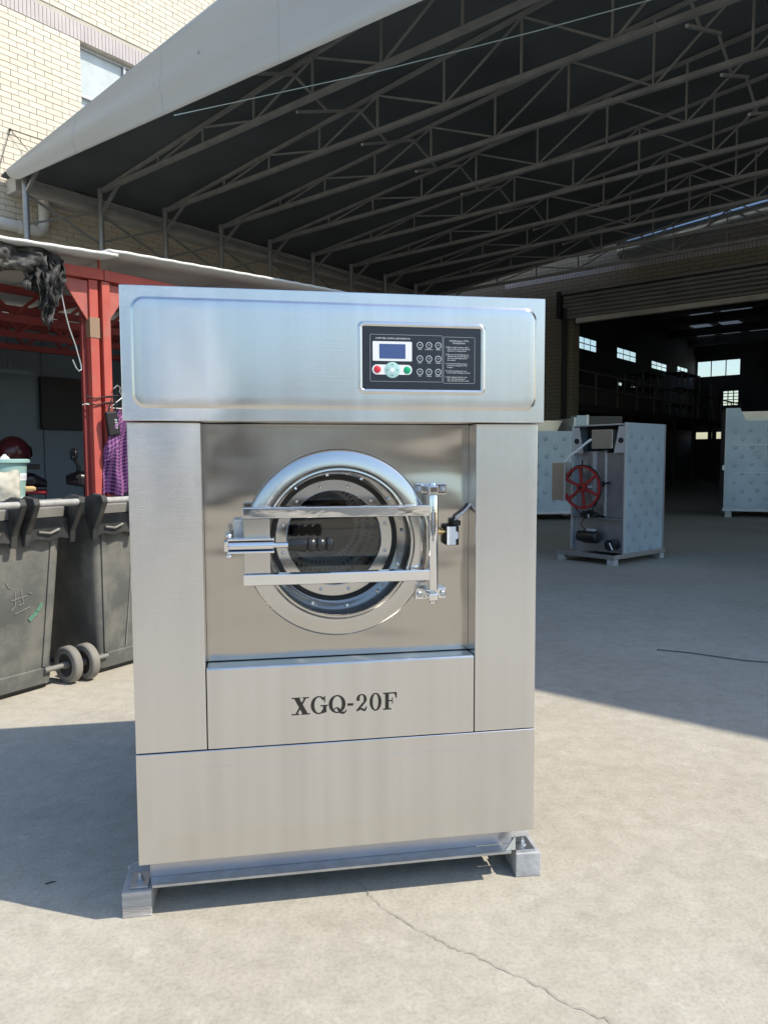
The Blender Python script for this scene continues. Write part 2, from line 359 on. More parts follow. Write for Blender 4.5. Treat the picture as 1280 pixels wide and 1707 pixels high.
def tag(o, label=None, cat=None, group=None, kind=None):
    if label: o['label'] = label
    if cat: o['category'] = cat
    if group: o['group'] = group
    if kind: o['kind'] = kind
    return o
class Frame:
    """a local frame on the ground: origin and heading"""
    def __init__(s, o, ang): s.o = Vector((o[0], o[1], 0)); s.a = ang
    def w(s, p): return s.o + Matrix.Rotation(s.a, 3, 'Z') @ Vector(p)
    def thing(s, name, label, cat, base=(0, 0, 0), group=None, kind=None):
        e = bpy.data.objects.new(name, None); COL.objects.link(e); e.empty_display_size = 0.2
        e.location = s.w(base); e.rotation_euler = (0, 0, s.a); OFF[e.name] = Vector(base)
        return tag(e, label, cat, group, kind)
    def single(s, mb, name, m, label, cat, base=(0, 0, 0), group=None, smooth=None, bevel=0, kind=None):
        o = bpy.data.objects.new(name, mb.mesh(name, m, Vector(base), smooth)); COL.objects.link(o)
        o.location = s.w(base); o.rotation_euler = (0, 0, s.a); OFF[o.name] = Vector(base)
        if bevel > 0:
            b = o.modifiers.new('bevel', 'BEVEL'); b.width = bevel; b.segments = 2; b.limit_method = 'ANGLE'; b.angle_limit = R(40)
        return tag(o, label, cat, group, kind)
def inst(src, name, parent, loc, rot=(0, 0, 0), scale=(1, 1, 1)):
    o = bpy.data.objects.new(name, src); COL.objects.link(o); o.parent = parent; o.location = loc; o.rotation_euler = rot; o.scale = scale
    OFF[o.name] = Vector((0, 0, 0)); return o

W0 = Frame((0, 0), 0.0)
SITE = Frame((0, 0), 0.8808)           # x along the left wall, y across the yard towards that wall
MACH = Frame((-0.6273, 1.7967), 0.1676)  # x across the machine front, y into it

def wall_cells(x0, x1, z0, z1, holes):
    xs = sorted({x0, x1, *[h[0] for h in holes], *[h[1] for h in holes]}); zs = sorted({z0, z1, *[h[2] for h in holes], *[h[3] for h in holes]})
    out = []
    for i in range(len(xs) - 1):
        for j in range(len(zs) - 1):
            cx, cz = (xs[i] + xs[i + 1]) / 2, (zs[j] + zs[j + 1]) / 2
            if not any(h[0] < cx < h[1] and h[2] < cz < h[3] for h in holes): out.append((xs[i], xs[i + 1], zs[j], zs[j + 1]))
    return out

# ------------------------------------------------------------------ ground
g = MB(); g.grid(lambda u, v: (-120 + 240 * u, -120 + 240 * v, 0), 8, 8)
ground = g.build('ground', 'yard_concrete'); tag(ground, 'pale sunlit concrete yard running into the dark hall', kind='structure')
def strip(pts, w, z, name, m, sub=4, jit=0.006, parent=ground):
    P = []
    for (a, b) in zip(pts[:-1], pts[1:]):
        for k in range(sub):
            t = k / sub; P.append((a[0] + (b[0] - a[0]) * t + random.uniform(-jit, jit), a[1] + (b[1] - a[1]) * t + random.uniform(-jit, jit)))
    P.append(pts[-1]); mb = MB(); vs_ = []; fs = []
    for i, p in enumerate(P):
        q = P[min(i + 1, len(P) - 1)]; o = P[max(i - 1, 0)]; d = Vector((q[0] - o[0], q[1] - o[1])).normalized(); ww = w * random.uniform(0.35, 1.1)
        vs_ += [(p[0] - d.y * ww / 2, p[1] + d.x * ww / 2, z), (p[0] + d.y * ww / 2, p[1] - d.x * ww / 2, z)]
        if i: fs.append((2 * i - 2, 2 * i - 1, 2 * i + 1, 2 * i))
    mb.add(vs_, fs); return mb.build(name, m, parent)
strip([(-0.10, 2.02), (-0.064, 1.97), (0.0, 1.87), (0.08, 1.787), (0.14, 1.735), (0.207, 1.691), (0.31, 1.615), (0.40, 1.535), (0.477, 1.477), (0.6, 1.38)], 0.0026, 0.004, 'crack', 'crack_dark', 9, 0.006)

# ------------------------------------------------------------------ left tiled building
WY = 13.2
tb = SITE.thing('tiled_building', 'cream tiled building with a mauve band and one window, rising behind the grey canopy', 'building', (5.8, WY, 0))
win = (7.28, 9.1, 7.05, 8.86)
wb = MB()
for (a, b, c, d) in wall_cells(-4, 20, 0, 13.5, [win]): wb.box(a, b, WY + 0.012, WY + 0.35, c, d)
wb.build('wall', 'mortar', tb)
# tiles: courses of 0.1 m, a running bond stepping by a third
TW, TH, J = 0.30, 0.10, 0.011
def clear(x0, x1, z0, z1): return not (x1 > win[0] - 0.005 and x0 < win[1] + 0.005 and z1 > win[2] and z0 < win[3])
tile_src = [MB().box(J / 2, TW - J / 2, -0.004, 0.014, J / 2, TH - J / 2).mesh('brick', 'cream_tile_' + k) for k in 'abc']
half_src = {}
near = []; rest = []
from bpy_extras.object_utils import world_to_camera_view
bpy.context.view_layer.update()
BAND = (8.87, 9.19)
for r_ in range(0, 120):
    z0 = 0.07 + r_ * TH
    z1 = z0 + TH
    if z1 > BAND[0] + 0.004 and z0 < BAND[1] - 0.004: continue
    if r_ % 2: xo = 0.0
    else: xo = 0.13
    for c_ in range(-12, 56):
        x0 = c_ * TW + xo; x1 = x0 + TW
        if x0 < -3.5 or x1 > 18.4: continue
        xa, xb = x0, x1
        if z1 > win[2] and z0 < win[3] and xb > win[0] and xa < win[1]:
            if xa < win[0] - 0.04: xb = win[0]
            elif xb > win[1] + 0.04: xa = win[1]
            else: continue
        co = world_to_camera_view(sc, cam, SITE.w(((xa + xb) / 2, WY, (z0 + z1) / 2)))
        vis = -0.02 < co.x < 0.36 and 0.0 < co.y < 1.02 and co.z > 0
        if not vis: continue
        px, py = co.x * 1280, (1 - co.y) * 1707
        edge_y = 285 - 0.77 * (px - 25) if px > 25 else 306     # where the canopy cuts off the sunlit wall
        (near if (py < edge_y + 6 and px < 420) else rest).append((xa, xb, z0, px, py))
near.sort(key=lambda t: SITE.w((t[0], WY, t[2])).length)
rest += near[300:]; near = near[:300]
for i, (xa, xb, z0, px, py) in enumerate(near):
    full = abs(xb - xa - TW) < 1e-4
    src = random.choice(tile_src)
    o = inst(src, 'brick', tb, Vector((xa, WY + random.uniform(-0.0025, 0.0015), z0)) - OFF[tb.name], scale=((xb - xa) / TW, 1, 1))
if rest:
    mb = MB()
    for (xa, xb, z0, px, py) in rest: mb.box(xa + J / 2, xb - J / 2, WY - 0.004, WY + 0.014, z0 + J / 2, z0 + TH - J / 2)
    tag(mb.build('bricks', 'cream_tile_a', tb), kind='stuff')
mb = MB(); x = 1.0
while x < 14:
    mb.box(x + 0.004, x + 0.066, WY - 0.008 + random.uniform(-0.002, 0.002), WY + 0.014, BAND[0] + 0.008, BAND[1] - 0.006); x += 0.07
tag(mb.build('soldier_tiles', 'mauve_tile', tb), kind='stuff')
# window
wf = MB(); a, b, c, d = win; t = 0.05
wf.box(a, b, WY + 0.10, WY + 0.16, d - t, d).box(a, b, WY + 0.10, WY + 0.16, c, c + t).box(a, a + t, WY + 0.10, WY + 0.16, c + t, d - t).box(b - t, b, WY + 0.10, WY + 0.16, c + t, d - t)
wf.box(a + t, b - t, WY + 0.09, WY + 0.17, 7.93, 7.985).box(8.205, 8.255, WY + 0.085, WY + 0.165, 7.985, d - t).box(8.205, 8.255, WY + 0.085, WY + 0.165, c + t, 7.93)
wfo = wf.build('window', 'alu_frame', tb, bevel=0.004)
for (x0, x1, z0, z1) in ((a + t, 8.205, 7.985, d - t), (8.255, b - t, 7.985, d - t), (a + t, 8.205, c + t, 7.93), (8.255, b - t, c + t, 7.93)):
    MB().box(x0, x1, WY + 0.125, WY + 0.131, z0, z1).build('pane', 'window_glass', wfo)
MB().box(a + t, b - t, WY + 0.165, WY + 0.17, c + t, d - t).build('blind', 'curtain', wfo)
MB().box(a - 0.02, b + 0.02, WY - 0.03, WY + 0.1, c - 0.06, c - 0.001).build('sill', 'beam_concrete', wfo)
# gutter beam under the canopy eave, drain pipe, stay wires
MB().box(5.86, 17.9, WY - 0.34, WY - 0.006, 5.74, 6.0).build('gutter_beam', 'beam_concrete', tb, bevel=0.01)
pp = MB(); pts = [(6.42, WY - 0.16, 5.745), (6.42, WY - 0.16, 5.36)]
for k in range(1, 7):
    q = k / 6 * math.pi / 2; pts.append((6.42 - 0.16 * (1 - math.cos(q)), WY - 0.16, 5.36 - 0.16 * math.sin(q)))
pts += [(6.0, WY - 0.16, 5.2), (4.6, WY - 0.16, 5.17)]
pp.tube(pts, 0.095, 16); pipe = pp.build('drain_pipe', 'pvc_white', tb, smooth=40)
MB().lathe([(0.098, -0.03), (0.115, -0.03), (0.115, 0.03), (0.098, 0.03)], (6.0, WY - 0.16, 5.2), 'x', 16, True).build('pipe_collar', 'pvc_white', pipe, smooth=40)
MB().tube([(5.94, WY - 0.06, 6.84), (5.94, WY - 0.02, 6.84)], 0.02, 8).build('wire_hook', 'matt_black', tb)
for p in ([(5.94, WY - 0.05, 6.84), (5.75, WY - 0.04, 6.2), (5.7, WY - 0.03, 5.6)], [(5.94, WY - 0.05, 6.84), (6.3, WY - 0.08, 6.5), (6.75, WY - 0.1, 6.05)], [(5.94, WY - 0.05, 6.84), (6.8, WY - 0.06, 6.83), (7.2, WY - 0.08, 6.85)]):
    MB().tube(p, 0.006, 5).build('wire', 'matt_black', tb)

# ------------------------------------------------------------------ factory hall at the back
BX = 18.6
fh = SITE.thing('factory_hall', 'dark open-fronted factory hall under the canopy, its roller shutter rolled up', 'building', (BX, 4.0, 0))
mb = MB()
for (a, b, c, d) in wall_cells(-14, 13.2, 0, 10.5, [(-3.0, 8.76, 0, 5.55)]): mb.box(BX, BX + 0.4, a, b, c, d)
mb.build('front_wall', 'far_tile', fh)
mb = MB(); y = -3
while y < 10.8:
    mb.box(BX - 0.014, BX + 0.002, y + 0.005, y + 0.075, 6.0, 6.19); y += 0.085
tag(mb.build('band_tiles', 'mauve_tile', fh), kind='stuff')
for i in range(6):      # ribbed curtain slats, rolled most of the way up
    z = 4.965 + i * 0.105
    MB().tube([(BX - 0.08, 9.0, z), (BX - 0.08, -3.0, z)], 0.056, 8).build('shutter_slat', 'shutter_steel', fh, smooth=50)
MB().box(BX - 0.2, BX - 0.01, -3.2, 9.02, 5.56, 5.62).build('shutter_hood', 'shutter_steel', fh)
MB().box(BX - 0.16, BX - 0.01, -3.0, 8.62, 4.78, 4.9).build('bottom_rail', 'beam_concrete', fh)
MB().box(BX - 0.24, BX - 0.02, 9.04, 9.14, 4.95, 5.65).build('shutter_bracket', 'matt_black', fh)
MB().tube([(BX - 0.12, 8.95, 5.2), (BX - 0.12, 8.95, 0)], 0.07, 8).build('guide_rail', 'matt_black', fh)
LWY = 13.5; EX = 45.0; HZ = 8.0
lw = [(29.1, 31.05, 5.78, 6.36), (33.3, 35.7, 5.80, 6.36), (37.8, 40.1, 5.75, 6.2), (41.8, 43.6, 5.8, 6.3), (33.35, 34.0, 4.55, 4.78), (35.1, 36.2, 4.5, 4.72)]
mb = MB()
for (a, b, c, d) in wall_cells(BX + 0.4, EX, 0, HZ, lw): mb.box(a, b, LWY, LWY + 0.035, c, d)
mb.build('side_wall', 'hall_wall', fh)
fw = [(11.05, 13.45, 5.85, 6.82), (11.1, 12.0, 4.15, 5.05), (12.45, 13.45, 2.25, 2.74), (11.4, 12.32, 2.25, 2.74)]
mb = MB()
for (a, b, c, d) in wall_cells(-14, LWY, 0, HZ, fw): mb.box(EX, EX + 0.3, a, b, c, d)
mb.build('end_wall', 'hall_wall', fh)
MB().box(BX + 0.4, EX, -14.3, -14, 0, HZ).build('side_wall', 'hall_wall', fh)
def hall_window(along, h, nm, nz=0):
    a, b, c, d = h; fr = MB()
    def bx(u0, u1, z0, z1, d0, d1):
        if along == 'x': fr.box(u0, u1, LWY + d0 * 0.15, LWY + d1 * 0.15, z0, z1)
        else: fr.box(EX + d0, EX + d1, u0, u1, z0, z1)
    t = 0.05
    bx(a, b, d - t, d, 0.05, 0.13); bx(a, b, c, c + t, 0.05, 0.13); bx(a, a + t, c + t, d - t, 0.05, 0.13); bx(b - t, b, c + t, d - t, 0.05, 0.13)
    for k in range(1, nm): u = a + (b - a) * k / nm; bx(u - 0.022, u + 0.022, c + t, d - t, 0.06, 0.12)
    for k in range(1, nz + 1): z = c + (d - c) * k / (nz + 1); bx(a + t, b - t, z - 0.02, z + 0.02, 0.065, 0.115)
    f = fr.build('window', 'hall_dark', fh)
    for k in range(nm):
        u0 = a + (b - a) * k / nm; u1 = a + (b - a) * (k + 1) / nm; p = MB()
        if along == 'x': p.box(u0 + 0.01, u1 - 0.01, LWY + 0.0132, LWY + 0.0138, c + 0.01, d - 0.01)
        else: p.box(EX + 0.088, EX + 0.092, u0 + 0.01, u1 - 0.01, c + 0.01, d - 0.01)
        p.build('pane', 'hall_glass', f)
for h in lw[:4]: hall_window('x', h, 3, 1)
for h in lw[4:]: hall_window('x', h, 2, 0)
hall_window('y', fw[0], 3, 0); hall_window('y', fw[1], 3, 4); hall_window('y', fw[2], 1, 0); hall_window('y', fw[3], 2, 0)
sk = [(36.6, 37.9, 10.3, 11.4), (36.6, 37.9, 8.6, 10.0), (39.6, 40.9, 11.3, 12.3), (39.6, 40.9, 9.9, 10.9), (42.2, 43.6, 12.0, 13.0), (42.2, 43.6, 10.7, 11.7), (42.2, 43.6, 9.2, 10.3), (33.2, 34.4, 8.6, 9.8), (33.2, 34.4, 6.4, 7.8), (30.4, 31.6, 10.4, 11.6)]
mb = MB()
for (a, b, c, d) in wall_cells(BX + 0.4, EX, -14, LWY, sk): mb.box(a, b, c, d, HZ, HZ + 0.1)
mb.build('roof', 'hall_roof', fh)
for (a, b, c, d) in sk: MB().box(a, b, c, d, HZ + 0.02, HZ + 0.03).build('skylight', 'skylight_sheet', fh)
for i in range(7): MB().bar((22 + i * 3.6, -14, HZ - 0.3), (22 + i * 3.6, LWY, HZ - 0.3), 0.18, 0.4).build('roof_beam', 'hall_dark', fh)

# mezzanine along the hall's left side with railing, racks and a board leaning on it
mz = SITE.thing('mezzanine', 'dark storage mezzanine with a thin railing along the left side of the hall', 'mezzanine', (30, 12, 0))
MB().box(22, 43, 10.4, 13.4, 2.75, 3.0).build('platform', 'hall_dark', mz)
for i in range(9): MB().box(22.2 + i * 2.55, 22.35 + i * 2.55, 10.45, 10.6, 0, 2.745).build('column', 'hall_dark', mz)
for i in range(12): MB().box(22.1 + i * 1.88, 22.15 + i * 1.88, 10.42, 10.47, 3.0, 4.05).build('railing_post', 'truss_steel', mz)
for z in (3.55, 4.05): MB().box(22.1, 42.9, 10.41, 10.48, z, z + 0.05).build('railing_bar', 'truss_steel', mz)
MB().box(22.2, 30.6, 10.5, 10.53, 3.0, 3.52).build('railing_panel', 'hall_wall', mz)
def rack(x, y, l, h, label):
    t = SITE.thing('storage_rack', label, 'rack', (x, y, 3.0), group='racks on the mezzanine')
    for i in range(4):
        for j in (0, 0.8): MB().box(x + l * i / 3, x + l * i / 3 + 0.07, y + j, y + j + 0.07, 3.0, 3.0 + h).build('upright', 'truss_steel', t)
    for k in range(1, 4): MB().box(x, x + l, y, y + 0.85, 3.0 + h * k / 3 - 0.05, 3.0 + h * k / 3).build('shelf', 'hall_dark', t)
rack(31.6, 11.6, 2.6, 1.9, 'dark storage rack nearest the hall front, on the mezzanine')
rack(36.0, 11.4, 2.8, 2.3, 'taller dark storage rack deeper in the hall, on the mezzanine beside the pale board')
bd = SITE.single(MB().box(0, 1.0, 0, 0.06, 0, 1.95, Matrix.Translation((38.9, 10.72, 3.003)) @ Matrix.Rotation(R(-6), 4, 'X')), 'leaning_board', 'pale_board', 'pale board standing upright on the mezzanine in the dark hall', 'board', (39.4, 10.8, 3.0))
dk = SITE.thing('daylight_gap_pipe', 'fat silver pipe added in place of the daylight gap between canopy and hall', 'duct', (18.25, 4, 6.5))
MB().tube([(18.25, 7.3, 6.42), (18.25, 4.1, 6.70), (18.25, 0, 7.05), (18.25, -4, 7.3)], 0.22, 18).build('pipe', 'gap_pipe_silver', dk, smooth=50)  # pale pipe put in for the daylight seen between canopy and hall
MB().tube([(18.25, 7.36, 6.415), (18.25, 7.26, 6.424)], 0.26, 18).build('flange', 'gap_pipe_silver', dk, smooth=40)
for y, z in ((6.2, 6.52), (4.6, 6.66), (3.0, 6.79)): MB().bar((18.25, y, z + 0.2), (18.58, y, z + 0.25), 0.05).build('bracket', 'truss_steel', dk)

# ------------------------------------------------------------------ canopy
PY = 12.51; WD0 = 5.86; SP = 1.34; NT = 10
RIDGE = -0.5
def ztop(y):
    return 6.03 + 0.098 * (12.8 - y) if y >= RIDGE else 6.03 + 0.098 * (12.8 - RIDGE) - 0.03 * (RIDGE - y)
cn = SITE.thing('canopy', 'large grey fabric canopy on steel trusses shading the yard in front of the hall', 'canopy', (WD0, PY, 0))
ch_b = None; post_m = None
for k in range(NT):
    x = WD0 + SP * k
    p = MB().tube([(x, PY, 0), (x, PY, 6.06)], 0.052, 10).build('post', 'post_steel', cn, smooth=50)
    MB().bar((x, PY - 0.02, 5.62), (x, PY - 0.62, 5.99), 0.045).build('knee_brace', 'post_steel', p)
    tr = MB().box(x - 0.033, x + 0.033, -12, PY + 0.05, 5.97, 6.035).build('truss', 'truss_steel', cn)
    tc = MB()
    for (ya, yb) in ((PY + 0.05, RIDGE), (RIDGE, -12)): tc.bar((x, ya, ztop(ya) - 0.05), (x, yb, ztop(yb) - 0.05), 0.05)
    tc.build('top_chord', 'truss_steel', tr)
    ys = [5.96 + 1.185 * i for i in range(-4, 6)]; restb = MB()
    for i, y in zip(range(-4, 6), ys):
        zt = ztop(y) - 0.06
        if zt - 6.03 > 0.05: MB().bar((x, y, 6.03), (x, y, zt), 0.027).build('web_post', 'truss_steel', tr)
        if i % 2 == 0:
            for s_ in (-1, 1):
                y2 = y + s_ * 1.185
                if y2 < PY: MB().bar((x + 0.012, y + s_ * 0.02, 6.045), (x + 0.012, y2, ztop(y2) - 0.07), 0.025).build('web_diagonal', 'truss_steel', tr)
    for i in range(-14, -4):
        y = 5.96 + 1.185 * i; zt = ztop(y) - 0.06; restb.bar((x, y, 6.03), (x, y, zt), 0.034)
        if i % 2 == 0:
            for s_ in (-1, 1): restb.bar((x + 0.012, y + s_ * 0.02, 6.045), (x + 0.012, y + s_ * 1.185, ztop(y + s_ * 1.185) - 0.07), 0.03)
    tag(restb.build('web_bars', 'truss_steel', tr), kind='stuff')
    MB().tube([(x, -12, 0), (x, -12, 5.96)], 0.052, 8).build('post', 'post_steel', cn, smooth=50)
    if k < NT - 1:
        for yy in (7.45, 2.75):      # folding scissor links between neighbouring trusses
            h = ztop(yy) - 0.2
            MB().bar((x, yy, 5.90), (x + SP, yy + 0.03, 6.40), 0.035).build('scissor_link', 'truss_steel', cn)
            MB().bar((x + 0.02, yy + 0.05, 6.40), (x + SP * 0.5, yy + 0.05, 6.15), 0.03).build('scissor_link', 'truss_steel', cn)
        MB().bar((x, PY + 0.06, 5.12), (x + SP, PY + 0.06, 5.66), 0.035).build('scissor_link', 'post_steel', cn)
        MB().bar((x, PY + 0.10, 5.66), (x + SP, PY + 0.10, 5.12), 0.035).build('scissor_link', 'post_steel', cn)
MB().bar((WD0, PY + 0.02, 5.80), (WD0 + SP * 9, PY + 0.02, 5.80), 0.06).build('eave_tube', 'post_steel', cn)
XF, XB = 5.74, 18.02
def roofsheet(dz, nm, m):
    mb = MB(); ys = [13.14, 12.8] + [12.8 - i * (12.8 - RIDGE) / 12 for i in range(1, 13)] + [RIDGE - i * (12 + RIDGE) / 6 for i in range(1, 7)]
    def fn(u, v):
        y = ys[min(int(round(v * (len(ys) - 1))), len(ys) - 1)]; k = u * 9.17; sag = -0.035 * abs(math.sin(math.pi * k)) if 0 < u < 1 else 0
        return (XF + (XB - XF) * u, y, ztop(y) + dz + sag)
    mb.grid(fn, 55, len(ys) - 1); o = mb.build(nm, m, cn, smooth=60); return o
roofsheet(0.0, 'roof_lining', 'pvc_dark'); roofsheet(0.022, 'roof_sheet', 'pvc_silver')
# gable flap
mb = MB()
def flap(u, v):
    y = 12.84 - 24.8 * (u ** 1.15); zt = ztop(y) + 0.03; zb = 5.79 - 0.041 * (12.58 - y)
    if u < 0.0001: zb = 5.95
    elif u < 0.03: zb = 5.95 + (zb - 5.95) * math.sin(u / 0.03 * math.pi / 2)
    z = zt + (zb - zt) * v
    w = 0.085 * math.sin(min(1, v * 1.02) * math.pi) * mnoise.noise(Vector((y * 0.35, z * 2.6, 0.0))) + 0.012 * mnoise.noise(Vector((y * 1.6, z * 1.0, 3.0))) * v * (1 - v)
    hem = 0.0
    return (XF - 0.012 + w, y, z + hem)
mb.grid(flap, 150, 14); fl = mb.build('gable_flap', 'pvc_silver', cn, smooth=80)
so = fl.modifiers.new('thick', 'SOLIDIFY'); so.thickness = 0.006
for (y, z) in ((8.55, 6.05), (7.6, 6.12), (6.2, 6.3), (9.4, 5.98), (5.0, 6.6)): MB().ball((XF - 0.035, y, z), 0.016, 8, 6).build('eyelet', 'galvanised', fl)
for y in (10.6, 8.4, 6.2, 4.0, 1.8):     # welded seams of the flap cloth
    zt = ztop(y) + 0.02; zb = 5.79 - 0.041 * (12.58 - y) + 0.01
    MB().tube([flap(((12.84 - y) / 24.8) ** (1 / 1.15), v / 10) for v in range(0, 11)], 0.006, 5).build('seam', 'pvc_silver', fl)
# cord from the flap up into the canopy
SITE.single(MB().tube([(5.72, 8.137, 5.542), (6.6, 5.469, 5.56), (7.2, 3.848, 5.665), (7.6, 2.745, 5.752), (8.5, 0.9, 5.93)], 0.006, 6), 'cord', 'cord_blue', 'thin pale blue cord strung below the canopy trusses', 'cord', (5.72, 8.137, 5.542))

# ------------------------------------------------------------------ red steel shed on the left
SY = 4.9
sh = SITE.thing('red_shed', 'open red steel shed with a thin sheet roof, standing behind the two bins', 'shed', (2.78, SY, 0))
MB().box(2.678, 2.7125, SY + 0.055, SY + 0.085, 0, 2.46).build('post_flange', 'red_paint_shaded', sh)  # dark strip beside the post, with shade put into its paint
MB().box(2.713, 2.778, SY, SY + 0.085, 0, 2.46).build('post', 'red_paint', sh, bevel=0.004)
MB().box(2.803, 2.864, SY - 0.01, SY + 0.075, 0, 2.46).build('post', 'red_paint', sh, bevel=0.004)
MB().box(2.709, 2.782, SY - 0.004, SY + 0.089, 2.06, 2.20).build('tape_band', 'paint_tape', sh)
MB().prism([(2.52, 2.45), (2.711, 2.45), (2.711, 2.17)], SY + 0.02, SY + 0.034).build('gusset', 'red_paint_gusset', sh)
MB().prism([(2.866, 2.45), (3.04, 2.45), (2.866, 2.19)], SY + 0.02, SY + 0.034).build('gusset', 'red_paint_gusset', sh)
MB().bar((1.0, SY + 0.03, 2.43), (2.82, SY + 0.03, 2.505), 0.09, 0.075).build('beam', 'red_paint', sh, bevel=0.005)
MB().bar((2.825, SY + 0.03, 2.505), (5.4, SY + 0.03, 2.50), 0.09, 0.075).build('beam', 'red_paint', sh, bevel=0.005)
MB().box(2.80, 2.815, SY + 0.02, SY + 0.035, 2.54, 2.64).build('roof_clip', 'red_paint', sh)
for x in (0.2, 5.4):
    for y in (SY + 0.03, 7.45): MB().box(x - 0.035, x + 0.035, y - 0.035, y + 0.035, 0, 2.46).build('post', 'red_paint', sh)
def roofz(x): return 2.56 + 0.075 * (x - 2.1) if x < 2.9 else 2.62 + 0.045 * (x - 2.9)
def sheetpt(x0, x1):
    def fn(u, v):
        x = x0 + (x1 - x0) * u; y = 4.74 + 3.1 * v
        return (x, y, roofz(x) + 0.10 * v + 0.0015 * math.sin(x * 2 * math.pi / 0.18) + 0.006 * math.sin(x * 1.7))
    return fn
for x0, x1 in ((-0.3, 2.85), (2.78, 5.6)):
    r_ = MB().grid(sheetpt(x0, x1), 70, 10).build('roof_sheet', 'roof_sheet', sh, smooth=60)
    q = r_.modifiers.new('thick', 'SOLIDIFY'); q.thickness = 0.022; q.offset = 1
    if x0 > 0: r_.location.z += 0.024
for y in (5.5, 6.2, 6.9):
    tr = MB().bar((0.2, y, 2.42), (5.4, y, 2.44), 0.05).build('roof_truss', 'red_paint_shaded', sh)
    MB().bar((0.2, y, 2.22), (5.4, y, 2.24), 0.05).build('lower_chord', 'red_paint_shaded', tr)
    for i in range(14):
        x = 0.3 + i * 0.36; MB().bar((x, y + 0.001, 2.25), (x + 0.18, y + 0.001, 2.41), 0.022).bar((x + 0.18, y + 0.001, 2.41), (x + 0.36, y + 0.001, 2.25), 0.022).build('lacing', 'red_paint_shaded', tr)
for x in (1.35, 2.2, 3.1, 4.0): MB().box(x - 0.03, x + 0.03, SY + 0.08, 7.5, 2.46, 2.53).build('purlin', 'red_paint_shaded', sh)
mb = MB(); mb.box(-0.2, 5.6, 7.62, 7.67, 0, 2.6); mb.build('back_wall', 'shed_wall', sh)
mb = MB(); mb.box(-0.26, -0.21, 5.4, 7.67, 0, 2.5); mb.build('side_wall', 'shed_wall', sh)
mb = MB(); mb.box(5.61, 5.66, 5.0, 7.67, 0, 2.5); mb.build('side_wall', 'shed_wall', sh)
for i in range(12): MB().box(-0.1 + i * 0.47, -0.07 + i * 0.47, 7.60, 7.619, 0.02, 2.5).build('wall_rib', 'shed_wall', sh)
MB().bar((3.2, 7.3, 2.06), (3.2, 7.3, 2.55), 0.02).bar((3.05, 7.3, 2.05), (3.42, 7.3, 2.05), 0.05, 0.04).build('lamp_bracket', 'shed_wall', sh)
for x, z in ((2.68, 1.645), (2.84, 1.60)):
    MB().tube([(2.66, SY - 0.006, z), (2.73, SY - 0.012, z - 0.012), (2.79, SY - 0.012, z + 0.004), (2.90, SY - 0.018, z - 0.01 + 0.03)], 0.005, 6).build('tie_wire', 'matt_black', sh)
tv = SITE.thing('wall_screen', 'large black screen hung on the back wall inside the shed', 'screen', (3.9, 7.55, 1.5))
MB().box(3.62, 4.36, 7.55, 7.60, 1.52, 2.06).build('casing', 'matt_black', tv, bevel=0.006)
MB().box(3.66, 4.32, 7.546, 7.552, 1.56, 2.02).build('glass', 'matt_black', tv)
# wire hook hanging from the shed beam
SITE.single(MB().tube([(2.50, SY + 0.02, 2.46), (2.535, SY, 2.20), (2.56, SY, 2.10), (2.60, SY, 1.99), (2.635, SY, 1.86), (2.638, SY, 1.83), (2.62, SY, 1.815), (2.60, SY, 1.835), (2.575, SY, 1.89)], 0.0045, 6), 'wire_hook', 'white_metal', 'bent bare wire hook hanging under the red beam', 'hook', (2.6, SY, 1.815))
SITE.single(MB().tube([(2.645, SY + 0.02, 1.585), (2.665, SY + 0.01, 1.592), (2.69, SY + 0.01, 1.59)], 0.004, 6), 'wire_stub', 'white_metal', 'short bright wire stub sticking out of the red post', 'wire', (2.67, SY, 1.585))

# black shade net slung over the beam
nt = SITE.thing('shade_net', 'ragged black shade net slung over the red beam at the shed corner', 'net', (2.3, SY - 0.05, 2.1))
def netstrip(nm, x0, x1, z0, z1, y0, seed, rag, nu=26, nv=34):
    def fn(u, v):
        n1 = mnoise.noise(Vector((u * 4 + seed, v * 3, 0))); n2 = mnoise.noise(Vector((u * 9, v * 7 + seed, 4)))
        taper = 1 - rag * v; xc = (x0 + x1) / 2 + 0.05 * n1
        x = xc + (x1 - x0) * (u - 0.5) * taper + 0.022 * n2 + 0.02 * v * mnoise.noise(Vector((v * 5, seed, 1)))
        z = z0 + (z1 - z0) * v * (1 + 0.16 * mnoise.noise(Vector((u * 5, seed, 9)))) + 0.012 * n2
        y = y0 + 0.05 * n1 + 0.03 * math.sin(u * 19 + seed + 3 * v) + 0.02 * n2 - 0.03 * math.sin(v * math.pi)
        return (x, y, z)
    o = MB().grid(fn, nu, nv).build(nm, 'net_black', nt, smooth=70)
    q = o.modifiers.new('thick', 'SOLIDIFY'); q.thickness = 0.005; return o
netstrip('bundle', 1.70, 2.44, 2.575, 2.44, SY - 0.06, 1.0, 0.05, 40, 16)
netstrip('bundle', 1.70, 2.36, 2.545, 2.40, SY - 0.075, 5.3, 0.1, 40, 14)
netstrip('tail', 2.27, 2.49, 2.555, 2.20, SY - 0.07, 2.2, 0.45)
netstrip('tail', 2.33, 2.43, 2.50, 2.09, SY - 0.06, 7.7, 0.45, 16, 34)
netstrip('tail', 2.36, 2.50, 2.53, 2.27, SY - 0.05, 11.2, 0.2, 16, 26)
netstrip('tail', 2.22, 2.34, 2.50, 2.30, SY - 0.055, 14.2, 0.35, 16, 26)

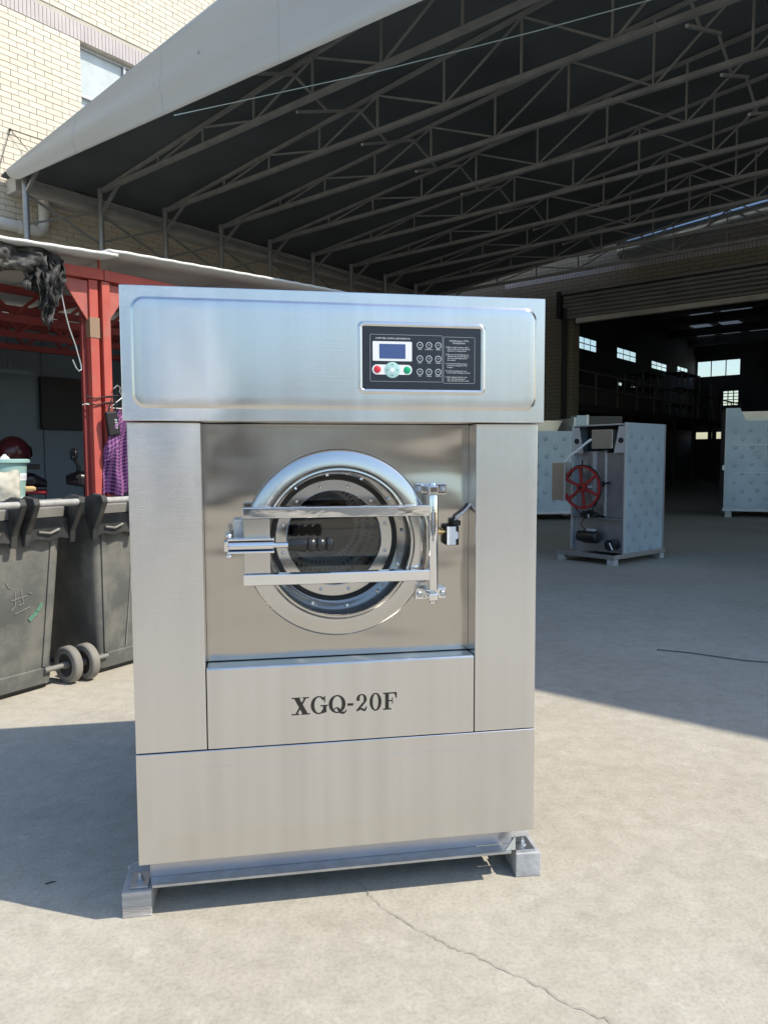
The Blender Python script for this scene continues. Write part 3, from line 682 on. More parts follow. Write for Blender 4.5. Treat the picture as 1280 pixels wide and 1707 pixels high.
# plaid shirt on a hanger, pouch
st = SITE.thing('plaid_shirt', 'purple plaid shirt hanging from the red post on a wire hanger', 'shirt', (2.95, SY - 0.02, 0.95))
def shirt(side):
    me = MB(); NU, NV = 40, 46; uvs = []
    def fn(u, v):
        w = 0.05 + 0.25 * min(1, v * 2.2) + 0.04 * v
        a = (u - 0.5) * 2
        shoulder = -0.17 * abs(a) ** 1.3 * max(0, 1 - v * 1.3)
        z = 1.645 - 0.70 * v + shoulder * 0.6 + 0.014 * math.sin(u * 21) * v
        fold = 0.022 * math.sin(u * 23 + 1.5 * math.sin(v * 3)) * (0.25 + v) + 0.02 * mnoise.noise(Vector((u * 5, v * 4, side)))
        x = 2.975 + a * w * 0.62
        y = SY - 0.035 + side * (0.045 * (1 - a * a) + 0.004) + 1.5 * fold
        return (x, y, z)
    me.grid(fn, NU, NV); o = me.build('front' if side < 0 else 'back', 'plaid_cloth', st, smooth=80)
    ul = o.data.uv_layers.new(name='UVMap')
    for p in o.data.polygons:
        for li in p.loop_indices:
            vi = o.data.loops[li].vertex_index; ul.data[li].uv = ((vi % (NU + 1)) / NU * 0.55, (vi // (NU + 1)) / NV)
    q = o.modifiers.new('thick', 'SOLIDIFY'); q.thickness = 0.003
shirt(-1); shirt(1)
def sleeve(sx):
    def fn(u, v):
        a = u * 2 * math.pi; r = 0.055 + 0.012 * math.sin(3 * a + v * 6)
        cx = 2.975 + sx * (0.085 + 0.075 * v ** 0.7); cz = 1.56 - 0.34 * v
        return (cx + r * math.cos(a) * 0.8, SY - 0.045 + r * 0.6 * math.sin(a) + 0.01 * math.sin(v * 14), cz - 0.03 * math.cos(a) * sx)
    o = MB().grid(fn, 20, 18).build('sleeve', 'plaid_cloth', st, smooth=80)
    ul = o.data.uv_layers.new(name='UVMap')
    for p in o.data.polygons:
        for li in p.loop_indices:
            vi = o.data.loops[li].vertex_index; ul.data[li].uv = ((vi % 21) / 20 * 0.4, (vi // 21) / 18 * 0.4)
sleeve(-1); sleeve(1)
SITE.single(MB().tube([(2.86, SY - 0.03, 1.71), (2.885, SY - 0.035, 1.735), (2.91, SY - 0.035, 1.72), (2.905, SY - 0.03, 1.69), (2.93, SY - 0.03, 1.655), (3.09, SY - 0.03, 1.57), (2.82, SY - 0.03, 1.57), (2.93, SY - 0.03, 1.655)], 0.005, 6), 'clothes_hanger', 'alu_frame', 'wire clothes hanger holding the plaid shirt', 'hanger', (2.95, SY - 0.03, 1.57))
po = SITE.thing('black_pouch', 'small black pouch with white lettering hanging beside the plaid shirt', 'pouch', (2.83, SY - 0.06, 1.37))
MB().box(2.775, 2.865, SY - 0.085, SY - 0.045, 1.372, 1.545, Matrix.Translation((2.82, 0, 1.46)) @ Matrix.Rotation(R(-8), 4, 'Y') @ Matrix.Translation((-2.82, 0, -1.46))).build('bag', 'leather_black', po, bevel=0.012, seg=3)
MB().tube([(2.795, SY - 0.06, 1.54), (2.82, SY - 0.06, 1.62), (2.838, SY - 0.05, 1.655), (2.85, SY - 0.06, 1.61), (2.853, SY - 0.06, 1.53)], 0.005, 6).build('strap', 'leather_black', po)
lt = MB()
for i, (x, w) in enumerate(((2.842, 0.016), (2.842, 0.018), (2.838, 0.02), (2.836, 0.02))): lt.box(x - w / 2, x + w / 2, SY - 0.0875, SY - 0.0852, 1.425 + i * 0.018, 1.435 + i * 0.018)
lt.build('lettering', 'print_grey', po)

# scooter and helmet in the shed's shade
SC = Frame((-2.90, 6.19), R(25))
def scooter():
    t = SC.thing('motor_scooter', 'dark red and blue motor scooter parked in the shade of the shed', 'scooter', (0, 0, 0))
    def loft(nm, m, secs):
        mb = MB()
        def fn(u, v):
            k = v * (len(secs) - 1); i = min(int(k), len(secs) - 2); f = k - i
            x, w, zc, h = [secs[i][j] + (secs[i + 1][j] - secs[i][j]) * f for j in range(4)]
            a = u * 2 * math.pi; return (x, w * math.copysign(abs(math.cos(a)) ** 0.7, math.cos(a)), zc + h * math.copysign(abs(math.sin(a)) ** 0.7, math.sin(a)))
        return mb.grid(fn, 20, 24).build(nm, m, t, smooth=70)
    loft('rear_body', 'scooter_blue', [(-0.95, 0.05, 0.92, 0.03), (-0.85, 0.13, 0.88, 0.09), (-0.5, 0.17, 0.80, 0.2), (-0.15, 0.17, 0.72, 0.22), (0.05, 0.14, 0.62, 0.2)])
    loft('seat', 'scooter_dark', [(-0.92, 0.05, 1.06, 0.03), (-0.8, 0.13, 1.06, 0.06), (-0.35, 0.15, 1.05, 0.07), (-0.05, 0.13, 1.03, 0.06), (0.05, 0.06, 1.0, 0.03)])
    loft('side_stripe', 'scooter_red', [(-0.93, 0.07, 0.98, 0.014), (-0.8, 0.15, 0.97, 0.024), (-0.4, 0.19, 0.96, 0.026), (0.05, 0.17, 0.93, 0.022)])
    loft('front_shield', 'scooter_red', [(0.34, 0.10, 0.95, 0.06), (0.42, 0.19, 0.8, 0.18), (0.52, 0.17, 0.62, 0.2), (0.58, 0.1, 0.42, 0.14)])
    loft('handlebar_cowl', 'scooter_dark', [(0.2, 0.07, 1.03, 0.04), (0.3, 0.15, 1.04, 0.07), (0.42, 0.13, 1.02, 0.07), (0.5, 0.05, 1.0, 0.03)])
    MB().box(-0.05, 0.45, -0.13, 0.13, 0.3, 0.36).build('floorboard', 'scooter_dark', t, bevel=0.02)
    MB().tube([(0.28, -0.33, 1.06), (0.3, -0.12, 1.07), (0.3, 0.12, 1.07), (0.28, 0.33, 1.06)], 0.016, 8).build('handlebar', 'matt_black', t, smooth=50)
    for s_ in (-1, 1):
        m_ = MB().tube([(0.3, s_ * 0.22, 1.07), (0.3, s_ * 0.27, 1.15), (0.27, s_ * 0.30, 1.21)], 0.007, 6).build('mirror', 'matt_black', t)
        MB().ball((0.265, s_ * 0.31, 1.25), 0.085, 16, 10, (0.25, 1.0, 0.62)).build('mirror_shell', 'scooter_dark', m_, smooth=80)
        MB().ball((0.250, s_ * 0.31, 1.25), 0.072, 16, 10, (0.16, 1.0, 0.62)).build('mirror_glass', 'mirror_glass', m_, smooth=80)
    for x in (-0.62, 0.62):
        w = MB().lathe([(0.14, -0.05), (0.215, -0.05), (0.235, -0.02), (0.235, 0.02), (0.215, 0.05), (0.14, 0.05)], (x, 0, 0.235), 'y', 28, True).build('wheel', 'rubber_black', t, smooth=50)
        MB().lathe([(0.0, -0.04), (0.145, -0.03), (0.145, 0.03), (0.0, 0.04)], (x, 0, 0.235), 'y', 20).build('rim', 'galvanised', w, smooth=40)
    MB().ball((0.50, 0, 0.99), 0.07, 14, 8, (0.5, 1.2, 0.8)).build('headlight', 'mirror_glass', t, smooth=80)
    MB().bar((0.55, 0.06, 0.25), (0.38, 0.05, 0.9), 0.04).bar((0.55, -0.06, 0.25), (0.38, -0.05, 0.9), 0.04).build('fork', 'galvanised', t)
    MB().box(-0.5, 0.0, -0.08, 0.08, 0.2, 0.42).build('engine', 'matt_black', t, bevel=0.02)
    MB().bar((-0.1, -0.16, 0.006), (-0.05, -0.08, 0.3), 0.025).build('side_stand', 'galvanised', t)
    return t
scooter()
hp = SC.w((-0.20, 0.0, 0))
SC.single(MB().box(-0.42, 0.0, -0.15, 0.15, 1.125, 1.165), 'seat_tray', 'matt_black', 'black tray strapped on the scooter seat, under the helmet', 'tray', (-0.2, 0, 1.125), bevel=0.01)
HF = Frame(hp[:2], 0.8808 + R(40))
hm = HF.thing('helmet', 'dark red motorcycle helmet resting on the black tray on the scooter seat', 'helmet', (0, 0, 1.166))
def hel(u, v):
    a = u * 2 * math.pi; t_ = v * 2.25; r = 0.145 * (1 + 0.06 * math.cos(a)); return (r * math.sin(t_) * math.cos(a), r * 0.9 * math.sin(t_) * math.sin(a), 1.256 + 0.145 * math.cos(t_) + (0.02 if v > 0.98 else 0))
MB().grid(hel, 24, 14).build('shell', 'helmet_red', hm, smooth=80)
def vis(u, v):
    a = (u - 0.5) * 2.2; t_ = 1.15 + v * 0.6; r = 0.156; return (r * math.sin(t_) * math.cos(a), r * 0.93 * math.sin(t_) * math.sin(a), 1.256 + 0.15 * math.cos(t_))
MB().grid(vis, 16, 6).build('visor', 'panel_black', hm, smooth=80)

# ------------------------------------------------------------------ wheelie bins
BD = R(58)
def bin_(o, label, wheels, seed, extras):
    F = Frame(o, BD)      # x along the handle side, y into the bin
    t = F.thing('wheelie_bin', label, 'bin', (0, 0, 0), 'wheelie bins beside the shed')
    secs = [(0.03, 0.205, 0.0, 0.50, 0.03), (0.11, 0.215, -0.006, 0.515, 0.035), (0.115, 0.210, -0.001, 0.51, 0.035), (0.50, 0.237, -0.033, 0.555, 0.04), (0.80, 0.256, -0.058, 0.59, 0.045), (0.93, 0.264, -0.068, 0.605, 0.05)]
    def ring(z, hw, y0, y1, r, inset=0):
        P = []
        for (cx, cy, a0) in ((hw - r, y0 + r, -90), (hw - r, y1 - r, 0), (-hw + r, y1 - r, 90), (-hw + r, y0 + r, 180)):
            for k in range(5):
                a = R(a0 + 22.5 * k); P.append((cx + (r - inset) * math.cos(a), cy + (r - inset) * math.sin(a), z))
        return P
    def loft(rings, caps=True):
        mb = MB(); n = len(rings[0]); vs_ = [p for q in rings for p in q]; fs = []
        for i in range(len(rings) - 1):
            for k in range(n): fs.append((i * n + k, i * n + (k + 1) % n, (i + 1) * n + (k + 1) % n, (i + 1) * n + k))
        if caps: fs.append(tuple(range(n))[::-1])
        return mb.add(vs_, fs)
    outer = [ring(*q) for q in secs]; inner = [ring(q[0] + (0.02 if i == 0 else 0), q[1] - 0.006, q[2] + 0.006, q[3] - 0.006, q[4]) for i, q in enumerate(secs)][::-1]
    mb = loft(outer + inner, True); n = len(outer[0]); mb.f.append(tuple(range((len(outer + inner) - 1) * n, len(outer + inner) * n)))
    body = mb.build('body', 'bin_plastic', t, smooth=35)
    # raised corner ribs and centre seam on the handle side
    for sx in (-1, 1):
        MB().prism([(sx * 0.150, 0.12), (sx * 0.178, 0.12), (sx * 0.222, 0.86), (sx * 0.194, 0.86)], 0, 0.001).v
        q = MB(); q.add([(sx * 0.150, -0.010, 0.12), (sx * 0.175, -0.010, 0.12), (sx * 0.220, -0.072, 0.87), (sx * 0.192, -0.072, 0.87), (sx * 0.152, 0.01, 0.12), (sx * 0.173, 0.01, 0.12), (sx * 0.218, -0.05, 0.87), (sx * 0.194, -0.05, 0.87)],
              [(0, 1, 2, 3), (0, 4, 5, 1), (1, 5, 6, 2), (2, 6, 7, 3), (3, 7, 4, 0)]); q.build('rib', 'bin_plastic', t)
    rim = [ring(0.905, 0.272, -0.078, 0.615, 0.055), ring(0.91, 0.285, -0.092, 0.630, 0.06), ring(0.955, 0.287, -0.094, 0.632, 0.06), ring(0.962, 0.280, -0.086, 0.625, 0.06), ring(0.962, 0.258, -0.064, 0.603, 0.05), ring(0.905, 0.256, -0.062, 0.60, 0.05)]
    loft(rim, False).build('rim', 'bin_rim', t, smooth=35)
    # dark handle housing and brackets, two grip bars
    yb = -0.094
    for (xa, xb) in ((-0.27, -0.045), (0.045, 0.27)):
        MB().prism([(xa, 0.905), (xb, 0.905), (xb, 0.79), (xb - 0.05, 0.80), ((xa + xb) / 2, 0.785), (xa + 0.05, 0.80), (xa, 0.79)], yb + 0.025, yb - 0.004).build('handle_plate', 'bin_black', t, bevel=0.004)
        MB().tube([(xa, yb - 0.085, 0.985), (xb, yb - 0.085, 0.985)], 0.017, 12).build('handle', 'bin_grip', t, smooth=40)
        MB().tube([((xa + 0.05), yb - 0.012, 0.838), ((xa + xb) / 2, yb - 0.014, 0.828), ((xb - 0.06), yb - 0.012, 0.846)], 0.007, 6).build('edge_lip', 'bin_rim', t)
    for x in (-0.285, -0.035, 0.035, 0.285):
        pr = [(yb + 0.05, 0.90), (yb + 0.05, 1.0), (yb - 0.02, 1.022), (yb - 0.095, 1.012), (yb - 0.108, 0.98), (yb - 0.07, 0.91), (yb - 0.02, 0.83), (yb - 0.012, 0.77), (yb + 0.012, 0.77), (yb + 0.03, 0.84)]
        MB().prism(pr, x - 0.016, x + 0.016, 'yz').build('bracket', 'bin_black', t, bevel=0.005)
    # base plinth, axle, wheels
    MB().box(-0.19, 0.19, 0.03, 0.48, 0.0, 0.035).build('foot', 'bin_black', t)
    MB().tube([(0.16, -0.012, 0.1), (0.305, -0.012, 0.1)], 0.014, 10).tube([(-0.305, -0.012, 0.1), (-0.16, -0.012, 0.1)], 0.012, 10).build('axle', 'bin_rim', t, smooth=40)
    for sx in wheels:
        c = (sx * 0.300, -0.012, 0.1)
        w = MB().lathe([(0.062, -0.020), (0.068, -0.026), (0.076, -0.026), (0.079, -0.021), (0.086, -0.021), (0.090, -0.024), (0.097, -0.020), (0.1, -0.016), (0.1, 0.016), (0.097, 0.020), (0.090, 0.024), (0.086, 0.021), (0.079, 0.021), (0.076, 0.026), (0.068, 0.026), (0.062, 0.020)], c, 'x', 36, True).build('wheel', 'tyre_grey', t, smooth=45)
        MB().lathe([(0.0, -0.006), (0.03, -0.008), (0.055, -0.012), (0.064, -0.018), (0.064, 0.018), (0.055, 0.012), (0.03, 0.008), (0.0, 0.006)], c, 'x', 28).build('hub', 'bin_black', w, smooth=40)
        MB().lathe([(0.0, -0.035), (0.018, -0.035), (0.02, -0.03), (0.02, 0.03), (0.018, 0.035), (0.0, 0.035)], c, 'x', 14).build('hub_cap', 'bin_rim', w, smooth=40)
    extras(F, t)
    return F, t
def lean(z): return 0.0 - 0.073 * max(0, z - 0.03)
def mark(t, pts, w, m='chalk', nm='chalk_mark', dy=0.002):
    for a, b in zip(pts[:-1], pts[1:]):
        MB().bar((a[0], lean(a[1]) - dy, a[1]), (b[0], lean(b[1]) - dy, b[1]), w, 0.0015, up=(0, 1, 0)).build(nm, m, t)
def ex1(F, t):
    mark(t, [(0.075, 0.385), (0.12, 0.42)], 0.022, 'tape_green', 'tape_piece'); mark(t, [(0.118, 0.425), (0.145, 0.462)], 0.02, 'tape_green', 'tape_piece', 0.0035)
    mark(t, [(-0.02, 0.50), (0.06, 0.515)], 0.004); mark(t, [(0.0, 0.54), (0.0, 0.47), (-0.02, 0.45)], 0.004); mark(t, [(0.03, 0.55), (0.045, 0.48), (0.02, 0.47)], 0.004)
    mark(t, [(-0.05, 0.60), (-0.035, 0.57), (-0.02, 0.565)], 0.004); mark(t, [(0.07, 0.53), (0.09, 0.52)], 0.004); mark(t, [(0.0, 0.43), (0.08, 0.455)], 0.004)
def ex2(F, t):
    mark(t, [(0.0, 0.86), (-0.01, 0.45), (-0.03, 0.125)], 0.006)
    P = [(0.12 + 0.03 * math.cos(a * 0.62), 0.33 + 0.055 * math.sin(a * 0.62)) for a in range(10)]; mark(t, P, 0.004)
    P = [(0.12 + 0.014 * math.cos(a * 0.62), 0.345 + 0.03 * math.sin(a * 0.62)) for a in range(10)]; mark(t, P, 0.004); mark(t, [(0.10, 0.22), (0.125, 0.235), (0.135, 0.25)], 0.004)
    mark(t, [(0.12, 0.53), (0.16, 0.545)], 0.004)
dv = Vector((math.cos(BD), math.sin(BD)))
o1 = Vector((-1.77, 3.80)) - dv * 0.195; o2 = Vector((-1.60, 4.02)) + dv * 0.215
BF1, b1 = bin_(o1, 'scratched grey wheelie bin with a teal tub on top, at the left edge', (-1, 1), 1, ex1)
BF2, b2 = bin_(o2, 'dusty grey wheelie bin half hidden by the left side of the washing machine', (-1, 1), 2, ex2)
# things lying on the left bin
def onbin(F, x, y, z): return F.w((x, y, z))
def rubbish(F, nm, label, spread, z, seed):
    def fn(u, v):
        a = u * 2 * math.pi; r = v; x = spread[0] * r * math.cos(a); y = spread[1] * r * math.sin(a)
        zz = z + 0.07 * (1 - r * r) + 0.03 * mnoise.noise(Vector((x * 14 + seed, y * 14, seed))) + 0.012 * mnoise.noise(Vector((x * 45, y * 45, seed)))
        return (x, y + 0.22, zz - (0.35 if r > 0.98 else 0))
    mb = MB().grid(fn, 48, 20); return F.single(mb, nm, 'bag_white', label, 'rubbish bag', (0, 0.27, z), smooth=80, group='white plastic in the bins')
rubbish(BF1, 'rubbish_bag', 'crumpled white plastic heaped in the left bin behind its handle bars', (0.235, 0.26), 0.975, 2.0)
TBF = Frame(onbin(BF1, 0.085, 0.15, 0)[:2], 0.5)
tc_ = TBF.thing('teal_tub', 'teal plastic tub with a pale printed band, standing on the left bin', 'tub', (0, 0, 0.985))
MB().lathe([(0.0, 0.985), (0.085, 0.985), (0.088, 0.99), (0.1035, 1.18), (0.1045, 1.185), (0.118, 1.188), (0.118, 1.202), (0.108, 1.206), (0.104, 1.20), (0.085, 1.0), (0.0, 0.998)], (0, 0, 0), 'z', 40).build('cup', 'teal_plastic', tc_, smooth=40)
MB().lathe([(0.0973, 1.095), (0.0983, 1.0955), (0.1005, 1.132), (0.0995, 1.1325)], (0, 0, 0), 'z', 40, True).build('printed_band', 'print_white', tc_, smooth=40)
lt = MB()
for i in range(13):
    a = R(-110 + i * 7.5); r = 0.0996; c, s_ = math.cos(a), math.sin(a)
    if i % 5 != 3: lt.bar((r * c, r * s_, 1.108), (r * c + 0.0005 * c, r * s_, 1.121), 0.005, 0.002)
lt.build('band_print', 'print_grey', tc_)
pb = MB(); pb.grid(lambda u, v: (0.05 * (u - 0.5), 0.07 * (v - 0.5) - 0.04, 1.207 + 0.018 * (1 + mnoise.noise(Vector((u * 6, v * 6, 2)))) * math.sin(u * math.pi) * math.sin(v * math.pi)), 10, 10)
TBF.single(pb, 'paper_scrap', 'bag_white', 'crumpled white paper scrap on the rim of the teal tub', 'paper', (0, -0.04, 1.207), smooth=70)
PBF = Frame(onbin(BF1, 0.035, 0.02, 0)[:2], R(20))
pk = PBF.thing('paper_packet', 'cream paper packet leaning before the teal tub on the left bin', 'packet', (0, 0, 1.0))
MB().grid(lambda u, v: (-0.10 + 0.145 * u + 0.004 * mnoise.noise(Vector((u * 5, v * 5, 1))), -0.045 - 0.02 * math.sin(u * math.pi) * math.sin(v * math.pi) + 0.008 * mnoise.noise(Vector((u * 7, v * 6, 3))), 1.0 + (0.145 + 0.008 * math.sin(u * 9)) * v), 14, 12).build('front', 'paper_cream', pk, smooth=60)
MB().grid(lambda u, v: (-0.10 + 0.145 * u, -0.02 + 0.012 * math.sin(u * math.pi), 1.0 + 0.142 * v), 8, 8).build('back', 'paper_cream', pk, smooth=60)
q = onbin(BF1, 0.16, 0.14, 0)
KF = Frame(q[:2], R(5))
KF.single(MB().tube([(-0.18, 0.02, 1.045), (0.06, 0.0, 1.05), (0.075, 0.0, 1.05)], [0.013, 0.014, 0.009], 10), 'wooden_stick', 'stick_wood', 'short yellow wooden stick poking out beside the teal tub', 'stick', (0, 0, 1.04), smooth=50)

# ------------------------------------------------------------------ machines under the canopy
def film_marks(pts, r, place):
    """curled emblem printed on the protective film: open ring with a dot; place(u, v) gives point and axes"""
    mb = MB()
    for (u, v) in pts:
        n = 12; vs_ = []
        for k in range(n + 1):
            a = R(120 + 300 * k / n); w = 0.22 + 0.28 * math.sin(math.pi * k / n)
            for q in (1.0, 1.0 - w): vs_.append(place(u + r * q * math.cos(a) * 0.85, v + r * q * math.sin(a) * 1.15))
        mb.add(vs_, [(2 * k, 2 * k + 1, 2 * k + 3, 2 * k + 2) for k in range(n)])
    return mb
def lay(u0, u1, v0, v1, du, dv_):
    out = []; j = 0; v = v0
    while v < v1:
        u = u0 + (du / 2 if j % 2 else 0)
        while u < u1: out.append((u + random.uniform(-0.02, 0.02), v + random.uniform(-0.014, 0.014))); u += du
        v += dv_; j += 1
    return out

# the half-built washer seen from behind, red pulley showing
M2 = Frame((2.546, 8.056), R(40))      # x along its film-covered side, y along its open back
m2 = M2.thing('washing_machine', 'unfinished washing machine showing its open back with a red spoked pulley', 'washing machine', (0.55, 0.38, 0), 'unfinished machines under the canopy')
bz = 0.07
MB().box(0.0, 1.09, 0.0, 0.775, bz, bz + 0.012).box(0.0, 0.012, 0.0, 0.775, bz + 0.012, bz + 0.05).box(0.012, 1.09, 0.0, 0.012, bz + 0.012, bz + 0.05).build('base_frame', 'galvanised', m2)
for x, y in ((0.05, 0.05), (0.05, 0.72), (1.03, 0.05), (1.03, 0.72)): MB().box(x - 0.045, x + 0.045, y - 0.045, y + 0.045, 0, bz - 0.001).build('foot', 'silver_wood', m2, bevel=0.004)
MB().box(0.24, 1.045, 0.022, 0.032, 0.112, 1.598).build('side_panel', 'film_blue', m2)
MB().box(1.047, 1.065, 0.012, 0.73, 0.112, 1.598).build('front_panel', 'back_steel', m2)
MB().box(0.215, 0.2395, 0.018, 0.034, 0.112, 1.60).build('edge_flange', 'white_metal', m2)
MB().box(0.24, 1.045, 0.716, 0.726, 0.112, 1.585).build('side_panel', 'film_blue', m2)
MB().box(0.21, 0.2395, 0.712, 0.73, 0.112, 1.585).build('edge_flange', 'white_metal', m2)
o = film_marks(lay(0.32, 1.02, 0.17, 1.57, 0.235, 0.128), 0.034, lambda u, v: (u, 0.0195, v)).build('film_print', 'film_print', m2); tag(o, kind='stuff')
MB().box(0.26, 0.275, 0.034, 0.714, 0.115, 0.50).build('lower_plate', 'back_steel', m2)
MB().box(0.20, 0.259, 0.034, 0.36, 0.50, 0.512).box(0.20, 0.259, 0.36, 0.70, 0.515, 0.53).build('ledge', 'back_steel', m2)
MB().box(0.27, 0.285, 0.034, 0.30, 0.512, 1.26).build('back_plate', 'back_steel', m2, bevel=0.003)
MB().box(0.30, 0.312, 0.302, 0.714, 0.53, 1.28).build('back_plate', 'back_steel', m2)
MB().box(0.255, 0.299, 0.292, 0.308, 0.53, 1.29).build('seam_strip', 'white_metal', m2)
MB().box(0.262, 0.298, 0.47, 0.50, 0.70, 1.28).build('seam_strip', 'galvanised', m2)
MB().box(0.285, 0.30, 0.19, 0.42, 0.62, 0.80).build('bearing_plate', 'galvanised', m2)
for y0, y1, ya in ((0.034, 0.17, 0.11), (0.712, 0.576, 0.636)):
    br = MB().prism([(y0, 1.26), (y1, 1.26), (ya, 1.56), (y0, 1.56)], 0.22, 0.232, 'yz').build('lifting_bracket', 'white_metal', m2)
    MB().lathe([(0.0, -0.004), (0.032, -0.004), (0.032, 0.002), (0.0, 0.002)], (0.218, (y0 * 2 + ya) / 3 + (0.02 if y0 < 0.3 else -0.02), 1.40), 'x', 18).build('hole', 'matt_black', br)
MB().box(0.20, 0.40, 0.178, 0.45, 1.31, 1.525).build('terminal_box', 'warm_steel', m2, bevel=0.004)
MB().box(0.24, 1.04, 0.034, 0.712, 1.575, 1.59).build('top_rail', 'white_metal', m2)
MB().box(0.5, 0.515, 0.034, 0.712, 1.20, 1.574).build('drum_back', 'hall_dark', m2)
MB().box(0.10, 0.24, 0.735, 0.93, 0.70, 1.15).build('control_box', 'warm_steel', m2, bevel=0.005)
MB().box(0.09, 0.099, 0.735, 0.755, 0.69, 1.16).build('box_edge', 'white_metal', m2)
MB().tube([(0.20, 0.45, 1.42), (0.17, 0.50, 1.38), (0.14, 0.60, 1.29), (0.12, 0.68, 1.24), (0.11, 0.745, 1.16)], 0.015, 8).build('white_hose', 'white_paint', m2, smooth=50)
pc = (0.13, 0.52, 0.86)
pl = MB().lathe([(0.228, -0.022), (0.252, -0.022), (0.254, 0.0), (0.252, 0.022), (0.228, 0.022)], pc, 'x', 56, True).build('pulley', 'pulley_red', m2, smooth=40)
for k in range(6):
    a = R(22 + 60 * k); MB().bar((pc[0], pc[1] + 0.045 * math.cos(a), pc[2] + 0.045 * math.sin(a)), (pc[0], pc[1] + 0.232 * math.cos(a), pc[2] + 0.232 * math.sin(a)), 0.034, 0.022, up=(1, 0, 0)).build('spoke', 'pulley_red', pl, bevel=0.004)
MB().lathe([(0.02, -0.035), (0.056, -0.035), (0.06, 0.0), (0.056, 0.03), (0.02, 0.03)], pc, 'x', 24, True).build('hub', 'pulley_red', pl, smooth=40)
MB().lathe([(0.0, -0.042), (0.022, -0.042), (0.022, 0.14), (0.0, 0.14)], pc, 'x', 16).build('shaft', 'chrome', pl, smooth=40)
bc = (0.13, 0.47, 0.55); R1, R2 = 0.258, 0.045
B1 = [(pc[0], pc[1] + R1 * math.cos(R(a)), pc[2] + R1 * math.sin(R(a))) for a in range(-28, 209, 8)]
B2 = [(bc[0], bc[1] + R2 * math.cos(R(a)), bc[2] + R2 * math.sin(R(a))) for a in range(208, 332, 12)]
MB().tube(B1 + B2 + [B1[0]], 0.009, 6, False).build('belt', 'rubber_black', m2, smooth=50)
mb = MB().lathe([(0.0, -0.04), (0.04, -0.04), (0.04, 0.05), (0.0, 0.05)], bc, 'x', 16).box(0.12, 0.25, 0.36, 0.50, 0.515, 0.555).box(0.14, 0.2, 0.40, 0.45, 0.515, 0.60).box(0.12, 0.16, 0.33, 0.41, 0.565, 0.585); mb.build('belt_tensioner', 'motor_black', m2)
for y in (0.50, 0.46, 0.42): MB().tube([(0.115, y, 0.515), (0.115, y, 0.555)], 0.012, 8).build('bolt', 'galvanised', m2)
MB().lathe([(0.0, -0.12), (0.055, -0.12), (0.075, -0.10), (0.078, 0.06), (0.065, 0.085), (0.06, 0.15), (0.0, 0.155)], (0.16, 0.43, 0.29), 'y', 26).build('motor', 'motor_black', m2, smooth=40)
MB().box(0.10, 0.17, 0.34, 0.44, 0.358, 0.385).build('terminal_cover', 'white_metal', m2, bevel=0.004)
MB().tube([(0.14, 0.50, 0.5), (0.12, 0.52, 0.42), (0.13, 0.48, 0.38), (0.14, 0.42, 0.372)], 0.007, 6).build('motor_cable', 'matt_black', m2)
MB().lathe([(0.045, -0.07), (0.062, -0.07), (0.062, 0.05), (0.0, 0.05), (0.0, 0.02), (0.045, 0.02)], (0.2, 0.15, 0.215), 'x', 24, False).build('drain_port', 'motor_black', m2, smooth=40)
MB().tube([(0.15, 0.16, 0.24), (0.125, 0.14, 0.235), (0.115, 0.115, 0.20), (0.12, 0.10, 0.165)], 0.008, 6).build('drain_cord', 'white_paint', m2)
MB().ball((0.285, 0.34, 0.90), 0.045, 12, 8, (0.5, 1.1, 0.8)).build('valve', 'motor_black', m2)
MB().bar((0.24, 0.36, 0.90), (0.24, 0.22, 0.92), 0.02).build('valve_lever', 'motor_black', m2)
MB().tube([(0.24, 0.60, 1.18), (0.24, 0.60, 0.92)], 0.01, 8).build('rod', 'motor_black', m2)

def cabinet(o, ang, w, d, h, label, notch):
    """film-wrapped machine: x along its visible side, y away from the viewer"""
    F = Frame(o, ang); t = F.thing('washing_machine', label, 'washing machine', (w / 2, d / 2, 0), 'unfinished machines under the canopy')
    bz = 0.13
    MB().box(-0.03, w + 0.03, -0.02, d + 0.03, bz, bz + 0.06).build('base_frame', 'galvanised', t)
    for x in (0.08, w - 0.08):
        for y in (0.06, d - 0.06): MB().box(x - 0.06, x + 0.06, y - 0.06, y + 0.06, 0, bz - 0.001).build('foot', 'silver_wood', t)
    zt = h - notch
    MB().box(0, w, 0.0, 0.015, bz + 0.062, zt).build('side_panel', 'film_blue', t)
    MB().box(0, w, d - 0.015, d, bz + 0.062, zt).build('side_panel', 'film_blue', t)
    MB().box(-0.012, -0.001, 0.0, d, bz + 0.062, h).build('front_panel', 'back_steel', t)
    MB().box(w + 0.001, w + 0.012, 0.0, d, bz + 0.062, zt).build('back_plate', 'back_steel', t)
    MB().box(0.0, w, 0.016, d - 0.016, zt - 0.1, zt - 0.09).build('top_plate', 'back_steel', t)
    c = film_marks(lay(0.16, w - 0.06, bz + 0.25, zt - 0.1, 0.30, 0.17), 0.038, lambda u, v: (u, -0.004, v)).build('film_print', 'film_print', t); tag(c, kind='stuff')
    MB().prism([(0.0, zt + 0.002), (0.36, zt + 0.002), (0.24, h), (0.0, h)], 0.0, 0.014).build('control_cheek', 'film_blue', t)
    MB().box(0.28, w * 0.96, d - 0.3, d - 0.29, zt + 0.002, h - 0.02).build('hopper_back', 'warm_steel', t)
    MB().box(0.30, w * 0.95, 0.3, d - 0.31, zt + 0.002, zt + 0.03).build('hopper_tray', 'back_steel', t)
    for z in (0.9, 1.45): MB().box(0.15, w - 0.02, -0.006, -0.001, z, z + 0.012).build('film_tape', 'white_metal', t)
    MB().box(-0.05, -0.013, 0.0, 0.05, 0.95, 1.05).build('latch', 'white_metal', t)
    return t
